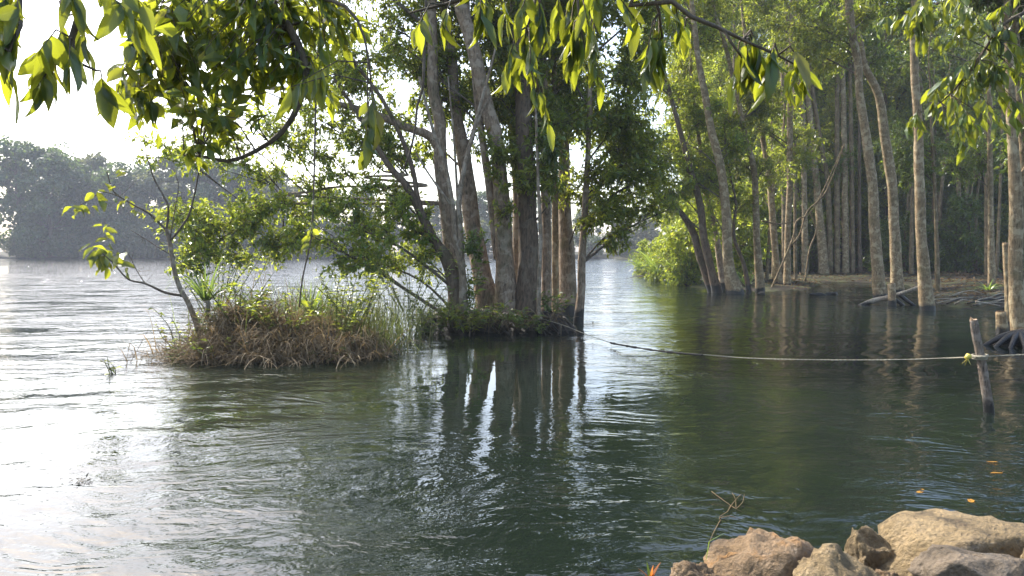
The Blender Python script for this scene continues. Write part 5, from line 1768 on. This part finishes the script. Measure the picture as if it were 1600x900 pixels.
# small stones and debris at the bank trees' feet
q = W(1188, 460)
rock("stone", "small white stone at the foot of a straight bank trunk", (q[0], q[1] - .2, .03), (.22, .15, .12), M['rock_c'], 41, sub=3)
for j, (px, py, s, lab) in enumerate([(1278, 461, .42, "left half of the dark floating log debris off the soil patch"), (1300, 460, .34, "right half of the dark floating log debris off the soil patch")]):
    q = W(px, py)
    rock("debris", lab, (q[0], q[1], .02), (s, .16, .10), M['bark_dark'], 50 + j, sub=3, cat="debris")

# ------------------------------------------------------------------ post and rope
pb = W(1546, 645)
Dp = pb[1]
po = thing("mooring_post", pb, "weathered leaning wooden post standing in the near water", "post")
tr = [(1521, 500, 13), (1524, 520, 14), (1528, 539, 14), (1535, 573, 15), (1541, 608, 16), (1546, 645, 17)]
pts = [P(a, b, Dp) for a, b, c in tr][::-1]
rad = [c * .85 * Dp / F / 2 for a, b, c in tr][::-1]
p, q = smooth_path([pts[0] - (-.03, 0, .6)] + pts, [rad[0]] + rad, .035)
mb = MB()
tube(mb, p, q, 16, .12, True, 5)
mb.build("trunk", M['post'], po, pb)
cut = MB()
top = pts[-1]
r = rad[-1] * .9
a = np.arange(10) * .628
ring_ = np.stack([top[0] + r * np.cos(a), top[1] + r * np.sin(a), top[2] + .004 + .022 * np.cos(a * 2) - .012 * np.cos(a)], -1)
cut.add(np.concatenate([ring_, [top + (0, 0, .012)], ring_ - (0, 0, .05)]), [[i, (i + 1) % 10, 11 + (i + 1) % 10, 11 + i] for i in range(10)], [[i, (i + 1) % 10, 10] for i in range(10)])
cut.build("cut_face", M['cut_wood'], po, pb)

rp_pts = [P(843, 497, 16.55), P(880, 508, 15.8), P(915, 522, 15.0), P(950, 534, 14.0), P(985, 541, 13.1), P(1040, 549, 12.0), P(1110, 555, 11.1), P(1180, 560, 10.4), P(1300, 562.5, 9.6),
          P(1400, 562, 9.0), P(1480, 559.5, 8.6), P(1530, 557.5, Dp - .09), P(1600, 554, 8.0), P(1700, 549, 7.6)]
rope = thing("rope", rp_pts[0], "pale rope stretched from the islet's sapling pole to the leaning post", "rope")
p, q = smooth_path(rp_pts, [.0078] * len(rp_pts), .05)
# two laid strands
for s in (0, math.pi):
    arc = np.concatenate([[0], np.cumsum(np.linalg.norm(np.diff(p, axis=0), axis=1))])
    ph = arc * 60 + s
    off = np.stack([0 * ph, np.cos(ph), np.sin(ph)], -1) * .0055
    mb = MB()
    tube(mb, p + off, q * .62, 5)
    mb.build("strand", M['rope'], rope, rp_pts[0])
mb = MB()
m0, m1 = np.argmin(np.abs(p[:, 1] - 13.9)), np.argmin(np.abs(p[:, 1] - 11.2))
seg = p[m0:m1] + np.array((0, 0, -.006))
r2 = np.random.default_rng(8)
tube(mb, seg, .010 + .014 * r2.uniform(0, 1, len(seg)), 6, .3)
mb.build("weed_coat", M['rope_weed'], rope, rp_pts[0])
# knot round the pole and loop round the post
for (c, r, nm) in ((P(842, 497, 16.6), .068, "knot"), (P(1531, 557.5, Dp), .068, "loop")):
    for k in range(3):
        a = np.linspace(0, 2 * math.pi, 20)
        rr = r + .004 * k
        ring_ = np.stack([c[0] + rr * np.cos(a), c[1] + rr * np.sin(a), c[2] + (k - 1) * .018 + .006 * np.cos(a)], -1)
        mb = MB()
        tube(mb, ring_, np.full(20, .010), 6, cap=False)
        mb.build(nm, M['rope'], rope, rp_pts[0])
tie = thing("yellow_tie", P(1513, 562, Dp - .1), "small yellow rag tied on the rope beside the post", "rag")
b = P(1513, 562, Dp - .1)
mb = MB()
r2 = np.random.default_rng(2)
tube(mb, [P(1517, 557, Dp - .1), P(1513, 557, Dp - .1), P(1509, 560, Dp - .1)], [.022, .034, .018], 8, .2)
mb.build("knot", M['tie'], tie, b)
mb = MB()
blades(mb, [P(1512, 560, Dp - .1)] * 5, np.stack([r2.normal(-.2, .35, 5), r2.normal(0, .3, 5), np.full(5, -1.0)], -1), r2.uniform(.06, .12, 5), .03, .1, 3, 2)
mb.build("tail", M['tie'], tie, b)

# ------------------------------------------------------------------ small floating and sprouting things
for j, (px, py, s, an, lab) in enumerate([(1432, 770, .075, .4, "oval amber leaf floating left of its tiny neighbour"), (1445, 766, .04, 2.2, "tiny amber leaf chip floating by the oval one"), (1517, 785, .09, 1.0, "bright orange leaf floating nearest the boulder"),
                                          (1547, 739, .11, .1, "thin amber leaf floating below the post's reflection"), (1560, 722, .09, 2.9, "thin greenish leaf floating right of the post's reflection")]):
    q = W(px, py, .012)
    me = leaf_mesh("floating_leaf", 1.0, .55 if j < 3 else .22, .12, .03, .06, 30 + j, 4, 6)
    me.materials.clear()
    me.materials.append(M['float'])
    o = bpy.data.objects.new("floating_leaf", me)
    COL.objects.link(o)
    o.matrix_world = frame(q, (math.cos(an), math.sin(an), .02), (0, 0, 1), s)
    tag(o, lab, "leaf", "leaves floating near the rocks")

q = W(183, 582)
sp = leafy_plant("lone sprig with a few curled leaves poking out of the open water", (q[0], q[1], 0), .26, 4, (.15, .5), M['leaf_mix'], 95, .16, 3, name="water_sprig")
q = W(130, 752)
mb = MB()
r2 = np.random.default_rng(3)
n = 26
leaves(mb, np.stack([r2.normal(q[0], .07, n), r2.normal(q[1], .03, n), r2.uniform(.008, .016, n)], -1), np.stack([r2.normal(size=n), r2.normal(size=n), r2.uniform(-.02, .05, n)], -1), [[0, 0, 1.0]] * n, .05, .016)
tag(mb.build("floating_weed", M['rope_weed'], None, (q[0], q[1], 0)), "small dark raft of weed floating on the bright water", "weed", None, "stuff")
q = W(1142, 798)
st = thing("straw_stalk", q, "bent dry straw stalk floating in front of the rocks", "straw")
for k, tr in enumerate([[(1112, 768), (1128, 780), (1142, 790), (1150, 795), (1160, 800)], [(1142, 790), (1136, 800), (1126, 806), (1124, 812)], [(1142, 790), (1152, 778), (1158, 772)], [(1150, 795), (1160, 785), (1163, 772)],
                        [(1124, 810), (1140, 806), (1158, 812)], [(1126, 812), (1116, 830), (1108, 848)], [(1150, 794), (1149, 780), (1144, 770)]]):
    p, rr = smooth_path([W(a, b_, .012 + .02 * (i % 2)) for i, (a, b_) in enumerate(tr)], np.linspace(.0032, .0016, len(tr)), .03)
    mb = MB()
    tube(mb, p, rr, 5)
    mb.build("stalk", M['dry'], st, q)
q = P(1108, 846, 3.2)
gl = thing("leaf_blade", q, "single bright green leaf blade leaning beside the leftmost rocks", "leaf")
mb = MB()
blades(mb, [q], [(.75, 0, .45)], .085, .02, .1, 5, 1)
blades(mb, [q], [(-.15, 0, -1)], .09, .004, .0, 3, 1)
mb.build("leaf", M['blade'], gl, q)
q = P(1016, 905, 2.9)
sprt = thing("red_sprout", q, "reddish sprout with pointed leaves at the bottom edge", "sprout")
for k, d in enumerate([(-.8, 0, .9), (-.25, 0, 1.4), (.5, 0, 1.0), (.15, -.2, 1.2), (-.5, -.2, .5)]):
    mb = MB()
    blades(mb, [q], [d], .065 + .008 * (k % 3), .018, .3, 5, k)
    mb.build("leaf", M['red'] if k != 1 else M['blade'], sprt, q)
mb = MB()
tube(mb, [q - (0, 0, .35), q - (0, 0, .1), q], [.005, .004, .004], 5)
mb.build("stem", M['red'], sprt, q)

# ------------------------------------------------------------------ river haze
hm, nt, out = new_mat("river_haze")
pv = nt.nodes.new("ShaderNodeVolumePrincipled")
pv.inputs['Color'].default_value = (0.86, 0.91, 1.0, 1)
pv.inputs['Density'].default_value = HAZE
pv.inputs['Anisotropy'].default_value = 0.0
nt.links.new(pv.outputs[0], out.inputs['Volume'])
mb = MB()
x0, x1, y0, y1, z0, z1 = -905, 905, -65, 905, -3.2, 46.0
mb.add([(x0, y0, z0), (x1, y0, z0), (x1, y1, z0), (x0, y1, z0), (x0, y0, z1), (x1, y0, z1), (x1, y1, z1), (x0, y1, z1)],
       [(0, 3, 2, 1), (4, 5, 6, 7), (0, 1, 5, 4), (1, 2, 6, 5), (2, 3, 7, 6), (3, 0, 4, 7)])
o = mb.build("haze", hm, smooth=False, kind="stuff")
